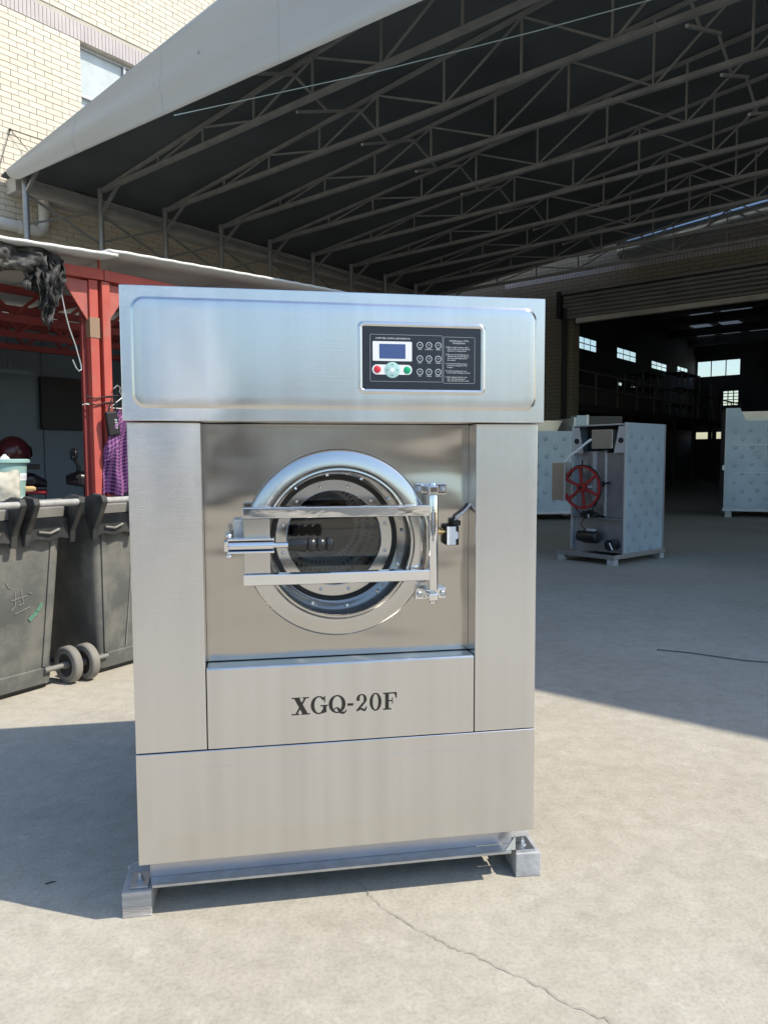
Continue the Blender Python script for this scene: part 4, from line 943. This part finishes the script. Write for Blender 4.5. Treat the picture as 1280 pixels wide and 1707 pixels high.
cabinet((6.86, 14.75), R(-21), 1.9, 1.3, 2.19, 'tall blue film-wrapped machine near the right edge of the yard', 0.26)
t3 = Frame((1.9, 13.9), R(6))
m3 = t3.thing('washing_machine', 'large blue film-wrapped machine behind the one with the red pulley', 'washing machine', (1.0, 0.6, 0), 'unfinished machines under the canopy')
MB().box(0.2, 2.2, 0.0, 1.3, 0.13, 0.19).build('base_frame', 'galvanised', m3)
for x in (0.35, 2.05):
    for y in (0.06, 1.2): MB().box(x - 0.06, x + 0.06, y, y + 0.1, 0, 0.129).build('foot', 'silver_wood', m3)
MB().box(0.2, 1.74, 0.0, 0.015, 0.192, 1.72).build('side_panel', 'film_blue', m3)
MB().box(0.2, 1.74, 1.2, 1.215, 0.192, 1.72).build('side_panel', 'film_blue', m3)
MB().box(1.742, 1.79, 0.0, 1.22, 0.192, 1.98).build('front_panel', 'white_metal', m3)
MB().prism([(1.792, 1.72), (1.98, 1.72), (1.98, 2.02), (1.80, 2.02)], 0.0, 0.3).build('control_head', 'film_blue', m3)
MB().box(1.985, 2.04, 0.0, 0.05, 1.72, 2.03).build('edge_flange', 'white_metal', m3)
MB().box(2.045, 2.75, 0.1, 0.25, 1.70, 2.01).build('display_head', 'panel_black', m3)
MB().prism([(1.0, 1.73), (1.55, 1.73), (1.66, 1.94), (1.0, 1.94)], 0.4, 0.45).build('hopper_back', 'warm_steel', m3)
MB().box(0.21, 2.7, 0.05, 1.19, 1.70, 1.72).build('top_plate', 'back_steel', m3)
MB().box(1.80, 2.7, 0.02, 1.2, 0.192, 1.69).build('back_box', 'back_steel', m3)
tag(film_marks(lay(0.35, 1.7, 0.4, 1.65, 0.34, 0.17), 0.045, lambda u, v: (u, -0.004, v)).build('film_print', 'film_print', m3), kind='stuff')

# cable on the shaded floor, scraps
W0.single(MB().tube([(1.70, 4.50, 0.006), (1.88, 4.42, 0.006), (2.0, 4.33, 0.006), (2.12, 4.25, 0.006), (2.28, 4.19, 0.006), (2.6, 4.16, 0.006)], 0.0035, 6), 'floor_cable', 'cable_grey', 'thin black cable lying on the shaded concrete at right', 'cable', (2.0, 4.33, 0.0))
W0.single(MB().tube([(-0.70, 2.10, 0.003), (-0.735, 2.10, 0.004), (-0.755, 2.075, 0.004), (-0.74, 2.05, 0.004), (-0.70, 2.045, 0.003)], 0.0022, 5), 'string_scrap', 'white_paint', 'curl of white string on the shaded ground left of the washing machine', 'string', (-0.735, 2.07, 0))
W0.single(MB().tube([(-0.962, 1.990, 0.003), (-0.95, 1.996, 0.004), (-0.938, 2.003, 0.003)], [0.0015, 0.002, 0.001], 5), 'twig', 'matt_black', 'tiny dark twig on the shaded ground at lower left', 'twig', (-0.95, 1.995, 0))

# ------------------------------------------------------------------ added behind the camera for the steel to reflect: wall, containers, tanks, railing
bw = W0.thing('added_wall', 'long low brown wall added behind the camera for the steel to reflect', 'wall', (0, -13, 0))  # unseen wall, added as something for the steel to mirror
MB().box(-45, 45, -13.3, -13, 0, 2.3).build('wall', 'added_wall_brown', bw)
MB().box(-45, 45, -13.36, -12.94, 2.302, 2.4).build('coping', 'coping', bw)
for x in range(-44, 45, 4): MB().box(x - 0.2, x + 0.2, -12.996, -12.85, 0, 2.29).build('pier', 'coping', bw)
def container(x0, x1, y, m, lab):  # unseen containers, added only to be reflected in the machine front
    t = W0.thing('added_container', lab, 'container', ((x0 + x1) / 2, y - 1.2, 0), 'added containers behind the camera')
    MB().box(x0 + 0.04, x1 - 0.04, y - 2.36, y - 0.04, 0.12, 2.56).build('body', m, t)
    for a in (x0, x1 - 0.12):
        for b in (y - 2.4, y - 0.12): MB().box(a, a + 0.12, b, b + 0.12, 0, 2.6).build('corner_post', m, t)
    for z in (0.06, 2.5): MB().box(x0 + 0.121, x1 - 0.121, y - 0.1, y - 0.001, z, z + 0.1).build('rail', m, t)
    mb = MB(); x = x0 + 0.2
    while x < x1 - 0.25: mb.box(x, x + 0.12, y - 0.041, y - 0.012, 0.2, 2.48); x += 0.24
    mb.build('ribs', m, t)
container(-6.6, -2.4, -10.2, 'added_container_blue', 'pale blue container added behind the camera for the steel to reflect')
container(1.6, 4.6, -10.6, 'added_container_white', 'off-white short container added behind the camera for the steel to reflect')
def tank(x, y, r, h, lab):  # unseen tanks, added so their domes throw sun glints onto the steel
    t = W0.thing('added_tank', lab, 'tank', (x, y, 0), 'added stainless tanks behind the camera')
    pr = [(0.0, 0.1), (r, 0.1), (r, h)] + [(r * math.cos(R(a)), h + r * math.sin(R(a))) for a in range(6, 90, 6)] + [(0.0, h + r)]
    MB().lathe(pr, (x, y, 0), 'z', 64).build('shell', 'added_tank_steel', t, smooth=50)
    for k in range(4): a = R(45 + 90 * k); MB().box(x + r * 0.8 * math.cos(a) - 0.06, x + r * 0.8 * math.cos(a) + 0.06, y + r * 0.8 * math.sin(a) - 0.06, y + r * 0.8 * math.sin(a) + 0.06, 0, 0.0995).build('foot', 'galvanised', t)
    for z in (0.5, h - 0.1): MB().lathe([(r + 0.001, z - 0.03), (r + 0.02, z - 0.02), (r + 0.02, z + 0.02), (r + 0.001, z + 0.03)], (x, y, 0), 'z', 64, True).build('hoop', 'added_tank_steel', t, smooth=40)
tank(-0.58, -9.9, 1.0, 1.25, 'low domed steel tank added behind the camera for a sun glint on the machine')
tank(-0.30, -12.0, 0.85, 2.75, 'taller domed steel tank added behind the low one for a second sun glint')
rl = W0.thing('added_railing', 'low white railing added before the containers for pale lines reflected in the steel', 'railing', (0, -8.5, 0))
for x in (-4.1, -2.1, -0.1, 1.9, 3.9, 5.9): MB().tube([(x, -8.5, 0), (x, -8.5, 1.62)], 0.045, 12).build('post', 'white_paint', rl, smooth=60)  # unseen white rails, added to show as pale lines in the steel
for z in (1.22, 1.56): MB().tube([(-5.0, -8.44, z), (7.0, -8.44, z)], 0.036, 12).build('bar', 'white_paint', rl, smooth=60)

# ------------------------------------------------------------------ the washing machine
ma = MACH.thing('washing_machine', 'large stainless steel front-loading industrial washing machine, marked XGQ-20F, standing in the sun', 'washing machine', (0.5275, 0.5, 0))
W_, D_ = 1.055, 1.0
ST = 'brushed_steel'
def rr(x0, x1, z0, z1, r, seg=8):
    P = []
    for cx, cz, a0 in ((x1 - r, z0 + r, -90), (x1 - r, z1 - r, 0), (x0 + r, z1 - r, 90), (x0 + r, z0 + r, 180)):
        for k in range(seg + 1):
            a = R(a0 + 90 * k / seg); P.append((cx + r * math.cos(a), cz + r * math.sin(a)))
    return P
def rings_loft(mb, rings):
    n = len(rings[0]); vs_ = [p for q in rings for p in q]; fs = []
    for i in range(len(rings) - 1):
        for k in range(n): fs.append((i * n + k, i * n + (k + 1) % n, (i + 1) * n + (k + 1) % n, (i + 1) * n + k))
    fs.append(tuple(range((len(rings) - 1) * n, len(rings) * n))); return mb.add(vs_, fs)
def embossed(name, x0, x1, z0, z1, yf, yb, ins, h, par, m=ST):
    """sheet panel with a rounded rectangle pressed towards the viewer"""
    ri = []
    def ring(i, r, y): return [(px, y, pz) for px, pz in rr(x0 + i[0], x1 - i[1], z0 + i[2], z1 - i[3], r)]
    z = (0, 0, 0, 0)
    ri.append(ring(z, 0.0008, yb)); ri.append(ring(z, 0.0008, yf + 0.0015)); ri.append(ring((0.0015,) * 4, 0.001, yf))
    ri.append(ring(ins, 0.032, yf)); add = lambda k: tuple(v + k for v in ins)
    ri.append(ring(add(0.003), 0.030, yf - h * 0.35)); ri.append(ring(add(0.007), 0.027, yf - h * 0.9)); ri.append(ring(add(0.012), 0.023, yf - h)); ri.append(ring(add(0.03), 0.018, yf - h))
    mb = rings_loft(MB(), ri); return mb.build(name, m, par, smooth=25)
MB().box(0.004, 0.02, 0.0745, D_, 0.20, 1.29).box(W_ - 0.02, W_ - 0.004, 0.0745, D_, 0.20, 1.29).box(0.0201, W_ - 0.0201, D_ - 0.02, D_, 0.20, 1.29).box(0.0201, W_ - 0.0201, 0.0745, D_ - 0.0201, 0.20, 0.22).box(0.0201, W_ - 0.0201, 0.0745, D_ - 0.0201, 1.27, 1.29).build('cabinet', ST, ma)
hd = embossed('header_panel', -0.002, W_ + 0.002, 1.2935, 1.613, -0.039, 0.30, (0.024, 0.024, 0.030, 0.026), 0.006, ma)
MB().box(0.0, W_, 0.301, D_ - 0.002, 1.2935, 1.612).build('rear_hood', ST, ma, bevel=0.002)
MB().box(0.0, 0.1752, 0.0, 0.074, 0.4585, 1.2915).build('side_column', ST, ma, bevel=0.002)
MB().box(0.8838, W_, 0.0, 0.074, 0.4585, 1.2915).build('side_column', ST, ma, bevel=0.002)
lp = MB().prism([(0.0, 0.4585), (0.0, 0.666), (0.004, 0.670), (0.0695, 0.668), (0.0695, 0.4585)], 0.1776, 0.8814, 'yz').build('lower_panel', ST, ma, bevel=0.0015)
kp = embossed('kick_panel', 0.0, W_, 0.167, 0.4562, -0.002, 0.073, (0.028, 0.024, 0.06, 0.04), 0.0011, ma)
mb = MB(); cx_, cz_, x0, x1, z0, z1 = 0.5216, 0.980, 0.1758, 0.8832, 0.6705, 1.2913
angs = sorted([2 * math.pi * k / 64 for k in range(64)] + [math.atan2(b - cz_, a - cx_) % (2 * math.pi) for a in (x0, x1) for b in (z0, z1)])
def onrect(a):
    c, s_ = math.cos(a), math.sin(a); t = min([(x1 - cx_) / c if c > 1e-9 else 1e9, (x0 - cx_) / c if c < -1e-9 else 1e9, (z1 - cz_) / s_ if s_ > 1e-9 else 1e9, (z0 - cz_) / s_ if s_ < -1e-9 else 1e9]); return (cx_ + t * c, cz_ + t * s_)
n = len(angs); RI = [[(onrect(a)[0], 0.068, onrect(a)[1]) for a in angs], [(cx_ + 0.237 * math.cos(a), 0.068, cz_ + 0.237 * math.sin(a)) for a in angs], [(cx_ + 0.237 * math.cos(a), 0.0735, cz_ + 0.237 * math.sin(a)) for a in angs], [(onrect(a)[0], 0.0735, onrect(a)[1]) for a in angs]]
mb.add([p for q in RI for p in q], [(i * n + k, i * n + (k + 1) % n, ((i + 1) % 4) * n + (k + 1) % n, ((i + 1) % 4) * n + k) for i in range(4) for k in range(n)])
mb.build('recess_panel', 'mirror_steel', ma)
# base, plinth, bolts
MB().box(0.012, 1.026, 0.098, 0.12, 0.0785, 0.199).build('plinth', 'back_steel', ma)
fl = MB().prism([(0.022, 0.056), (1.012, 0.056), (1.026, 0.097), (0.012, 0.097)], 0.071, 0.078, 'xy').build('base_flange', 'galvanised', ma)
MB().box(0.03, 1.02, 0.121, 0.95, 0.0785, 0.12).build('base_frame', 'galvanised', ma)
for x0, x1, bx in ((-0.036, 0.0105, -0.014), (1.0275, 1.085, 1.058)):
    pad = MB().box(x0, x1, 0.060, 0.135, 0.0705, 0.0755).build('bolt_pad', 'galvanised', ma, bevel=0.001)
    b_ = MB().lathe([(0.0, 0.0757), (0.013, 0.0757), (0.013, 0.078), (0.0, 0.078)], (bx, 0.095, 0), 'z', 18).build('washer', 'galvanised', pad)
    MB().lathe([(0.0, 0.0782), (0.009, 0.0782), (0.009, 0.086), (0.0055, 0.087), (0.0052, 0.095), (0.0, 0.096)], (bx, 0.095, 0), 'z', 6).build('bolt', 'galvanised', pad)
MB().prism([(0.995, 0.0785), (1.0255, 0.0785), (1.0255, 0.12)], 0.060, 0.064).build('corner_gusset', 'white_metal', ma)
# lettering
def glyphs():
    s = 0.0465; base = 0.5345; x0 = 0.3915; step = 0.2745 / 851; L = {}
    def arc(cx, cy, rx, ry, ix, iy, a0, a1, n=28):
        o = []; i = []
        for k in range(n + 1):
            a = R(a0 + (a1 - a0) * k / n); o.append((cx + rx * math.cos(a), cy + ry * math.sin(a))); i.append((cx + ix * math.cos(a), cy + iy * math.sin(a)))
        return [[o[k], o[k + 1], i[k + 1], i[k]] for k in range(n)]
    rc = lambda a, b, c, d: [(a, c), (b, c), (b, d), (a, d)]
    L['letter_x'] = (0, [[(0.10, 1), (0.40, 1), (0.92, 0), (0.62, 0)], [(0.72, 1), (0.84, 1), (0.28, 0), (0.16, 0)], rc(0.0, 0.48, 0.93, 1.0), rc(0.60, 0.97, 0.93, 1.0), rc(-0.02, 0.42, 0, 0.07), rc(0.52, 1.02, 0, 0.07)])
    L['letter_g'] = (150, arc(0.47, 0.5, 0.46, 0.52, 0.25, 0.45, 38, 318) + [rc(0.56, 0.99, 0.42, 0.49), rc(0.70, 0.90, 0.06, 0.42), rc(0.76, 0.83, 0.66, 1.0), [(0.60, 0.12), (0.72, 0.0), (0.90, 0.2), (0.72, 0.3)]])
    L['letter_q'] = (296, arc(0.49, 0.5, 0.48, 0.52, 0.26, 0.45, 0, 360, 40) + arc(0.47, 0.17, 0.17, 0.15, 0.11, 0.09, 20, 180, 10) + [[(0.46, 0.22), (0.60, 0.30), (0.78, -0.06), (0.62, -0.04)], [(0.62, -0.04), (0.80, 0.06), (1.0, 0.02), (0.86, -0.10)], [(0.92, 0.04), (1.0, 0.02), (1.02, 0.16), (0.97, 0.16)]])
    L['letter_dash'] = (450, [rc(0.0, 0.345, 0.36, 0.50)])
    L['digit_two'] = (520, arc(0.33, 0.70, 0.30, 0.30, 0.12, 0.24, -38, 165, 20) + arc(0.13, 0.70, 0.10, 0.10, 0.0, 0.0, 0, 360, 14) + [[(0.40, 0.52), (0.58, 0.54), (0.22, 0.12), (0.02, 0.06)], [(0.02, 0.0), (0.06, 0.14), (0.24, 0.20), (0.36, 0.12)], [(0.20, 0.18), (0.42, 0.0), (0.56, 0.02), (0.40, 0.18)], [(0.44, 0.02), (0.58, 0.02), (0.64, 0.26), (0.585, 0.26)]])
    L['digit_zero'] = (633, arc(0.345, 0.5, 0.345, 0.52, 0.16, 0.45, 0, 360, 36))
    L['letter_f'] = (745, [rc(0.12, 0.34, 0.0, 1.0), rc(0.0, 0.80, 0.92, 1.0), rc(0.0, 0.48, 0.0, 0.075), rc(0.34, 0.56, 0.48, 0.55), rc(0.52, 0.57, 0.34, 0.70), [(0.62, 1.0), (0.80, 1.0), (0.80, 0.66), (0.75, 0.66)]])
    for nm, (off, polys) in L.items():
        mb = MB()
        for i, p in enumerate(polys): mb.prism([(x0 + off * step + x * s, base + y * s) for x, y in p], -0.0004 - 0.00002 * (i % 40), 0.0005)
        mb.build(nm, 'ink_black', lp)
glyphs()
# control panel in the header
HY = -0.045
fr = MB(); ri = []
for k, y in ((0.012, HY), (0.009, HY - 0.0028), (0.005, HY - 0.0034), (0.001, HY - 0.0028), (-0.001, HY - 0.0004)): ri.append([(a, y, b) for a, b in rr(0.5745 - k, 0.8815 + k, 1.3745 - k, 1.531 + k, 0.006 + k if k > 0 else 0.004)])
n = len(ri[0]); fr.add([p for q in ri for p in q], [(i * n + k, i * n + (k + 1) % n, (i + 1) * n + (k + 1) % n, (i + 1) * n + k) for i in range(len(ri) - 1) for k in range(n)])
fr.build('display_surround', ST, hd, smooth=60)
cp = MB().box(0.5752, 0.8808, HY - 0.0012, HY + 0.002, 1.3752, 1.5303).build('control_panel', 'panel_black', ma)
PYF = HY - 0.0012
def cu(x): return 0.5752 + (x - 125) / 965 * 0.3056
def cz(y): return 1.5303 - (y - 125) / 515 * 0.1551
def flat(nm, m, poly, d0=0.0004, d1=0.0): return MB().prism(poly, PYF - d0, PYF - d1 if d1 else PYF + 0.0002).build(nm, m, cp)
def outline(nm, m, x0, x1, y0, y1, r, w, d=0.0004):
    a = rr(cu(x0), cu(x1), cz(y1), cz(y0), r, 5); b = rr(cu(x0) + w, cu(x1) - w, cz(y1) + w, cz(y0) - w, max(r - w, 0.0005), 5); k = len(a)
    mb = MB().add([(p[0], PYF - d, p[1]) for p in a + b], [(i, (i + 1) % k, k + (i + 1) % k, k + i) for i in range(k)]); return mb.build(nm, m, cp)
def disc(nm, m, x, y, r, d=0.0006, par=cp, seg=28): return MB().lathe([(0.0, PYF - d), (r * 0.9, PYF - d), (r, PYF - d * 0.6), (r, PYF + 0.0002), (0, PYF + 0.0002)], (cu(x), 0, cz(y)), 'y', seg).build(nm, m, par, smooth=40)
outline('frame_line', 'print_grey', 186, 773, 190, 577, 0.003, 0.0007)
outline('frame_line', 'print_grey', 779, 1040, 198, 586, 0.003, 0.0007)
flat('screen_bezel', 'print_white', rr(cu(207), cu(522), cz(408), cz(247), 0.002, 4), 0.0006)
flat('screen', 'screen_blue', rr(cu(260), cu(470), cz(388), cz(268), 0.001, 3), 0.0010)
flat('button_capsule', 'print_white', rr(cu(203), cu(523), cz(520), cz(438), 0.0115, 8), 0.0006)
disc('stop_button', 'button_red', 243, 478, 0.0091, 0.0016); disc('start_button', 'button_green', 484, 481, 0.0091, 0.0016)
dl = disc('dial', 'button_teal', 363, 482, 0.0199, 0.0014)
for k in range(4):
    a = R(45 + 90 * k); c = (cu(363), cz(482))
    MB().bar((c[0] + 0.006 * math.cos(a), PYF - 0.0015, c[1] + 0.006 * math.sin(a)), (c[0] + 0.0175 * math.cos(a), PYF - 0.0015, c[1] + 0.0175 * math.sin(a)), 0.0010, 0.0004, up=(0, 1, 0)).build('dial_line', 'print_white', dl)
    b = R(90 * k); q = [(0.0150, 0.0), (0.0120, 0.0024), (0.0120, -0.0024)]
    MB().prism([(c[0] + x * math.cos(b) - z * math.sin(b), c[1] + x * math.sin(b) + z * math.cos(b)) for x, z in q], PYF - 0.0017, PYF - 0.001).build('dial_arrow', 'ink_black', dl)
disc('dial_centre', 'print_white', 363, 482, 0.0058, 0.0018, dl)
def text(body, x, y, size, m='print_white', align='CENTER', sx=1.0, par=cp, nm='lettering'):
    cd = bpy.data.curves.new(nm, 'FONT'); cd.body = body; cd.size = size; cd.align_x = align; cd.align_y = 'CENTER'; cd.resolution_u = 1; cd.space_line = 0.95
    o = bpy.data.objects.new(nm, cd); COL.objects.link(o); bpy.context.view_layer.update()
    dg = bpy.context.evaluated_depsgraph_get(); me = bpy.data.meshes.new_from_object(o.evaluated_get(dg)); bpy.data.objects.remove(o)
    me.materials.clear(); me.materials.append(MATS[m]); me.name = nm
    q = bpy.data.objects.new(nm, me); COL.objects.link(q); q.parent = par; q.rotation_euler = (R(90), 0, 0); q.scale = (sx, 1, 1)
    q.location = Vector((cu(x), PYF - 0.0005, cz(y))) - OFF[par.name]; return q
text('COMPUTER CONTROL INFORMATION', 366, 223, 0.0062, sx=0.82)
names = [['Wash', 'Low/Extract', 'Manual'], ['Drain', 'Level', 'Program'], ['Inlet', 'Heating', 'Time/Set']]
for i, y in enumerate((272, 384, 493)):
    for j, x in enumerate((587, 661, 737)):
        r_ = MB().lathe([(0.0063, PYF - 0.0008), (0.0082, PYF - 0.0008), (0.0082, PYF), (0.0063, PYF)], (cu(x), 0, cz(y)), 'y', 26, True).build('button_ring', 'print_grey', cp, smooth=40)
        disc('button', 'panel_black', x, y, 0.0058, 0.0007, r_); MB().prism([(cu(x) + a * 0.0022, cz(y) + b * 0.0022) for a, b in ((-1, 0.4), (0, -0.8), (1, 0.4), (0, 0.9))], PYF - 0.0011, PYF - 0.0008).build('button_mark', 'print_grey', r_)
        text(names[i][j], x, y + 34, 0.0048, 'print_white', sx=0.85)
text('Daily Maintenance Of The\nWashing Machine', 908, 240, 0.0058, sx=0.82)
para = ['1. Before using the machine, please\n    make sure the door and soap box\n    opened is in normal position.', '2. After you stop working day, cut\n    off power and clean the machine,\n    do not let any foreign parts in\n    the machine.', '3. It should turn off frequency to\n    protect the driving belt of the\n    machine.', '4. It will need maintenance once\n    for six months working every year.', '5. After stopping each time, turn\n    and control the inlet water\n    valve, and drain the water outlet.']
for t_, y in zip(para, (299, 368, 436, 489, 548)): text(t_, 796, y, 0.0049, 'print_white', 'LEFT', 0.88)

# ---- porthole door
C = (0.5216, 0.0, 0.980)
def dl_(nm, prof, m, par, seg=96, close=True, sm=35): return MB().lathe(prof, C, 'y', seg, close).build(nm, m, par, smooth=sm)
rg = dl_('door_ring', [(0.2475, 0.0675), (0.2475, 0.037), (0.2465, 0.033), (0.244, 0.030), (0.240, 0.0275), (0.203, 0.0262), (0.199, 0.0215), (0.196, 0.0185), (0.192, 0.0180), (0.1895, 0.0205), (0.188, 0.026), (0.178, 0.110), (0.174, 0.150), (0.172, 0.1535), (0.169, 0.155), (0.165, 0.155), (0.165, 0.170), (0.225, 0.170), (0.225, 0.0675)], 'door_steel', ma)
dl_('gasket', [(0.1649, 0.156), (0.1735, 0.1530), (0.1738, 0.150), (0.170, 0.1500), (0.1655, 0.1525), (0.1647, 0.1545)], 'rubber_black', rg)
ir = dl_('glass_ring', [(0.1646, 0.165), (0.1646, 0.1565), (0.1625, 0.1545), (0.134, 0.1550), (0.1315, 0.157), (0.1305, 0.165)], 'door_steel', ma)
for k in range(12):
    a = R(15 + 30 * k); c = (C[0] + 0.1475 * math.cos(a), 0.1547, C[2] + 0.1475 * math.sin(a))
    MB().lathe([(0.0, -0.004), (0.003, -0.0036), (0.0048, -0.002), (0.005, 0.0), (0.0, 0.0)], c, 'y', 12).build('screw', 'chrome', ir, smooth=60)
for k in range(12):
    a = R(30 * k + 8); c = Vector((C[0] + 0.1805 * math.cos(a), 0.088, C[2] + 0.1805 * math.sin(a))); nrm = Vector((-math.cos(a), 0, -math.sin(a)))
    MB().tube([c + nrm * -0.002, c + nrm * 0.004], 0.0055, 8).build('screw', 'chrome', rg)
gp = [(0.1300, 0.160)] + [(0.1300 * math.cos(R(q)), 0.160 + 0.05 * math.sin(R(q))) for q in range(10, 90, 8)] + [(0.0, 0.21)]
MB().lathe(gp, C, 'y', 64, False).build('glass', 'door_glass', ma, smooth=50)
dr = MB().lathe([(0.165, 0.175), (0.255, 0.19), (0.27, 0.22), (0.27, 0.62), (0.0, 0.64)], C, 'y', 64, False)
dr.f = dr.f[:-1] if len(dr.f[-1]) > 4 else dr.f
dro = MB(); dro.v = dr.v; dro.f = [f for f in dr.f if len(f) == 4]
d_ = dro.build('drum', 'drum_steel', ma, smooth=30)
ul = d_.data.uv_layers.new(name='UVMap')
for p in d_.data.polygons:
    for li in p.loop_indices:
        vi = d_.data.loops[li].vertex_index; ul.data[li].uv = ((vi % 64) / 64 * (1.0), (vi // 64) * 0.5)
for k in range(3):
    a = R(-62 + 120 * k); MB().bar((C[0] + 0.235 * math.cos(a), 0.20, C[2] + 0.235 * math.sin(a)), (C[0] + 0.235 * math.cos(a), 0.60, C[2] + 0.235 * math.sin(a)), 0.03, 0.07, up=(math.cos(a), 0, math.sin(a))).build('drum_rib', 'door_steel', d_, bevel=0.006)
MB().lathe([(0.0, 0.52), (0.09, 0.525), (0.105, 0.54), (0.108, 0.60), (0.0, 0.60)], C, 'y', 40).build('drum_hub', 'matt_black', d_, smooth=50)
# door frame bars, hinge, latch
for z0, z1 in ((1.0505, 1.0795), (0.8795, 0.9085)):
    MB().box(0.274, 0.757, -0.0115, 0.0180, z0, z1).build('door_bar', 'chrome', ma, bevel=0.003, seg=3)
MB().box(0.276, 0.342, -0.004, 0.004, 0.9095, 1.0495).build('latch_plate', 'door_steel', ma, bevel=0.002)
hp_ = MB().lathe([(0.0, 0.853), (0.0125, 0.853), (0.0135, 0.857), (0.0135, 1.101), (0.0125, 1.105), (0.0, 1.105)], (0.767, -0.002, 0), 'z', 28).build('hinge_post', 'chrome', ma, smooth=40)
for zc in (1.119, 0.8345):
    hb = MB().box(0.729, 0.8155, 0.044, 0.0678, zc - 0.0155, zc + 0.0155).build('hinge_bracket', 'chrome', ma, bevel=0.003)
    MB().box(0.754, 0.780, -0.012, 0.0435, zc - 0.011, zc + 0.011).build('hinge_knuckle', 'chrome', hb, bevel=0.004, seg=3)
    MB().lathe([(0.0, zc + (0.0115 if zc > 1 else -0.0115)), (0.010, zc + (0.0115 if zc > 1 else -0.0115)), (0.009, zc + (0.018 if zc > 1 else -0.018)), (0.0, zc + (0.019 if zc > 1 else -0.019))], (0.767, 0.002, 0), 'z', 18).build('pin_cap', 'chrome', hb, smooth=40)
    for bx in (0.740, 0.7475 + 0.0575):
        MB().lathe([(0.0, 0.036), (0.0055, 0.036), (0.0085, 0.038), (0.009, 0.0438), (0.0, 0.0438)], (bx, 0, zc), 'y', 6).build('bolt', 'galvanised', hb)
la = MB().box(0.2365, 0.352, -0.040, -0.0045, 0.966, 0.972).box(0.2365, 0.352, -0.040, -0.0045, 0.998, 1.004).box(0.2365, 0.352, -0.0110, -0.0046, 0.972, 0.998).build('latch', 'chrome', ma, bevel=0.002)
MB().lathe([(0.0, 0.240), (0.0112, 0.240), (0.0112, 0.350), (0.0072, 0.352), (0.0072, 0.392), (0.0, 0.392)], (0, -0.030, 0.985), 'x', 24).build('latch_rod', 'chrome', la, smooth=40)
gr = [(0.0, 0.386), (0.0135, 0.386), (0.0148, 0.389), (0.0178, 0.415), (0.0190, 0.426), (0.0190, 0.430)]
x = 0.430
for k in range(3): gr += [(0.0140, x + 0.002), (0.0140, x + 0.004), (0.0182, x + 0.007), (0.0187, x + 0.014), (0.0178, x + 0.021)]; x += 0.0235
gr += [(0.0125, x + 0.001), (0.0, x + 0.002)]
MB().lathe(gr, (0, -0.030, 0.985), 'x', 28).build('grip', 'black_plastic', la, smooth=35)
MB().box(0.2285, 0.2395, -0.042, 0.02, 0.972, 0.998).build('keeper', 'chrome', la, bevel=0.002)
for z in (0.9595, 1.0105): MB().ball((0.2405, -0.028, z), 0.0088, 16, 10, (1, 1, 0.85)).build('cap_nut', 'chrome', la, smooth=80)
ck = MB().box(0.250, 0.276, 0.045, 0.0678, 0.975, 1.045).build('catch_block', 'galvanised', ma, bevel=0.002)
MB().lathe([(0.0, 0.038), (0.007, 0.038), (0.0075, 0.0448), (0.0, 0.0448)], (0.2625, 0, 1.033), 'y', 6).build('bolt', 'galvanised', ck)
MB().box(0.2395, 0.262, -0.003, 0.0445, 0.977, 0.993).build('catch_tongue', 'chrome', ck)
sw = MB().box(0.8125, 0.8475, 0.034, 0.0675, 0.9665, 1.0185).build('limit_switch', 'matt_black', ma, bevel=0.002)
MB().prism([(0.814, 0.968), (0.838, 0.968), (0.838, 0.982), (0.8445, 0.985), (0.8445, 1.002), (0.838, 1.005), (0.838, 1.017), (0.814, 1.017)], 0.0315, 0.0338).build('switch_face', 'print_white', sw)
MB().tube([(0.812, 0.045, 1.003), (0.789, 0.045, 1.003)], 0.004, 8).tube([(0.804, 0.045, 0.995), (0.804, 0.045, 1.011)], 0.003, 6).tube([(0.796, 0.045, 0.996), (0.796, 0.045, 1.010)], 0.003, 6).build('plunger', 'brass', sw)
MB().box(0.832, 0.853, 0.036, 0.0665, 1.019, 1.033).build('cable_gland', 'matt_black', sw, bevel=0.002)
MB().tube([(0.842, 0.052, 1.032), (0.848, 0.05, 1.043), (0.862, 0.05, 1.053), (0.876, 0.05, 1.066), (0.8835, 0.05, 1.078)], 0.0042, 10).build('cable', 'white_metal', sw, smooth=50)

# wooden blocks under the machine
for u0, u1, n0, n1, rot, lab in ((-0.054, 0.021, 0.048, 0.19, 0, 'grey wooden block under the front left corner of the washing machine'), (1.028, 1.102, 0.050, 0.19, R(-3), 'silvery wooden block under the front right corner of the washing machine'),
                                 (-0.054, 0.021, 0.83, 0.97, 0, 'wooden block under the back left corner of the washing machine, hidden behind it'), (1.028, 1.102, 0.83, 0.97, 0, 'wooden block under the back right corner of the washing machine, hidden behind it')):
    cu_, cn_ = (u0 + u1) / 2, (n0 + n1) / 2; Mx = Matrix.Translation((cu_, cn_, 0)) @ Matrix.Rotation(rot, 4, 'Z') @ Matrix.Translation((-cu_, -cn_, 0))
    MACH.single(MB().box(u0, u1, n0, n1, 0.0, 0.0700, Mx), 'wood_block', 'wood_grey' if u0 < 0.5 else 'silver_wood', lab, 'block', (cu_, cn_, 0), 'wooden blocks under the washing machine', bevel=0.0025)
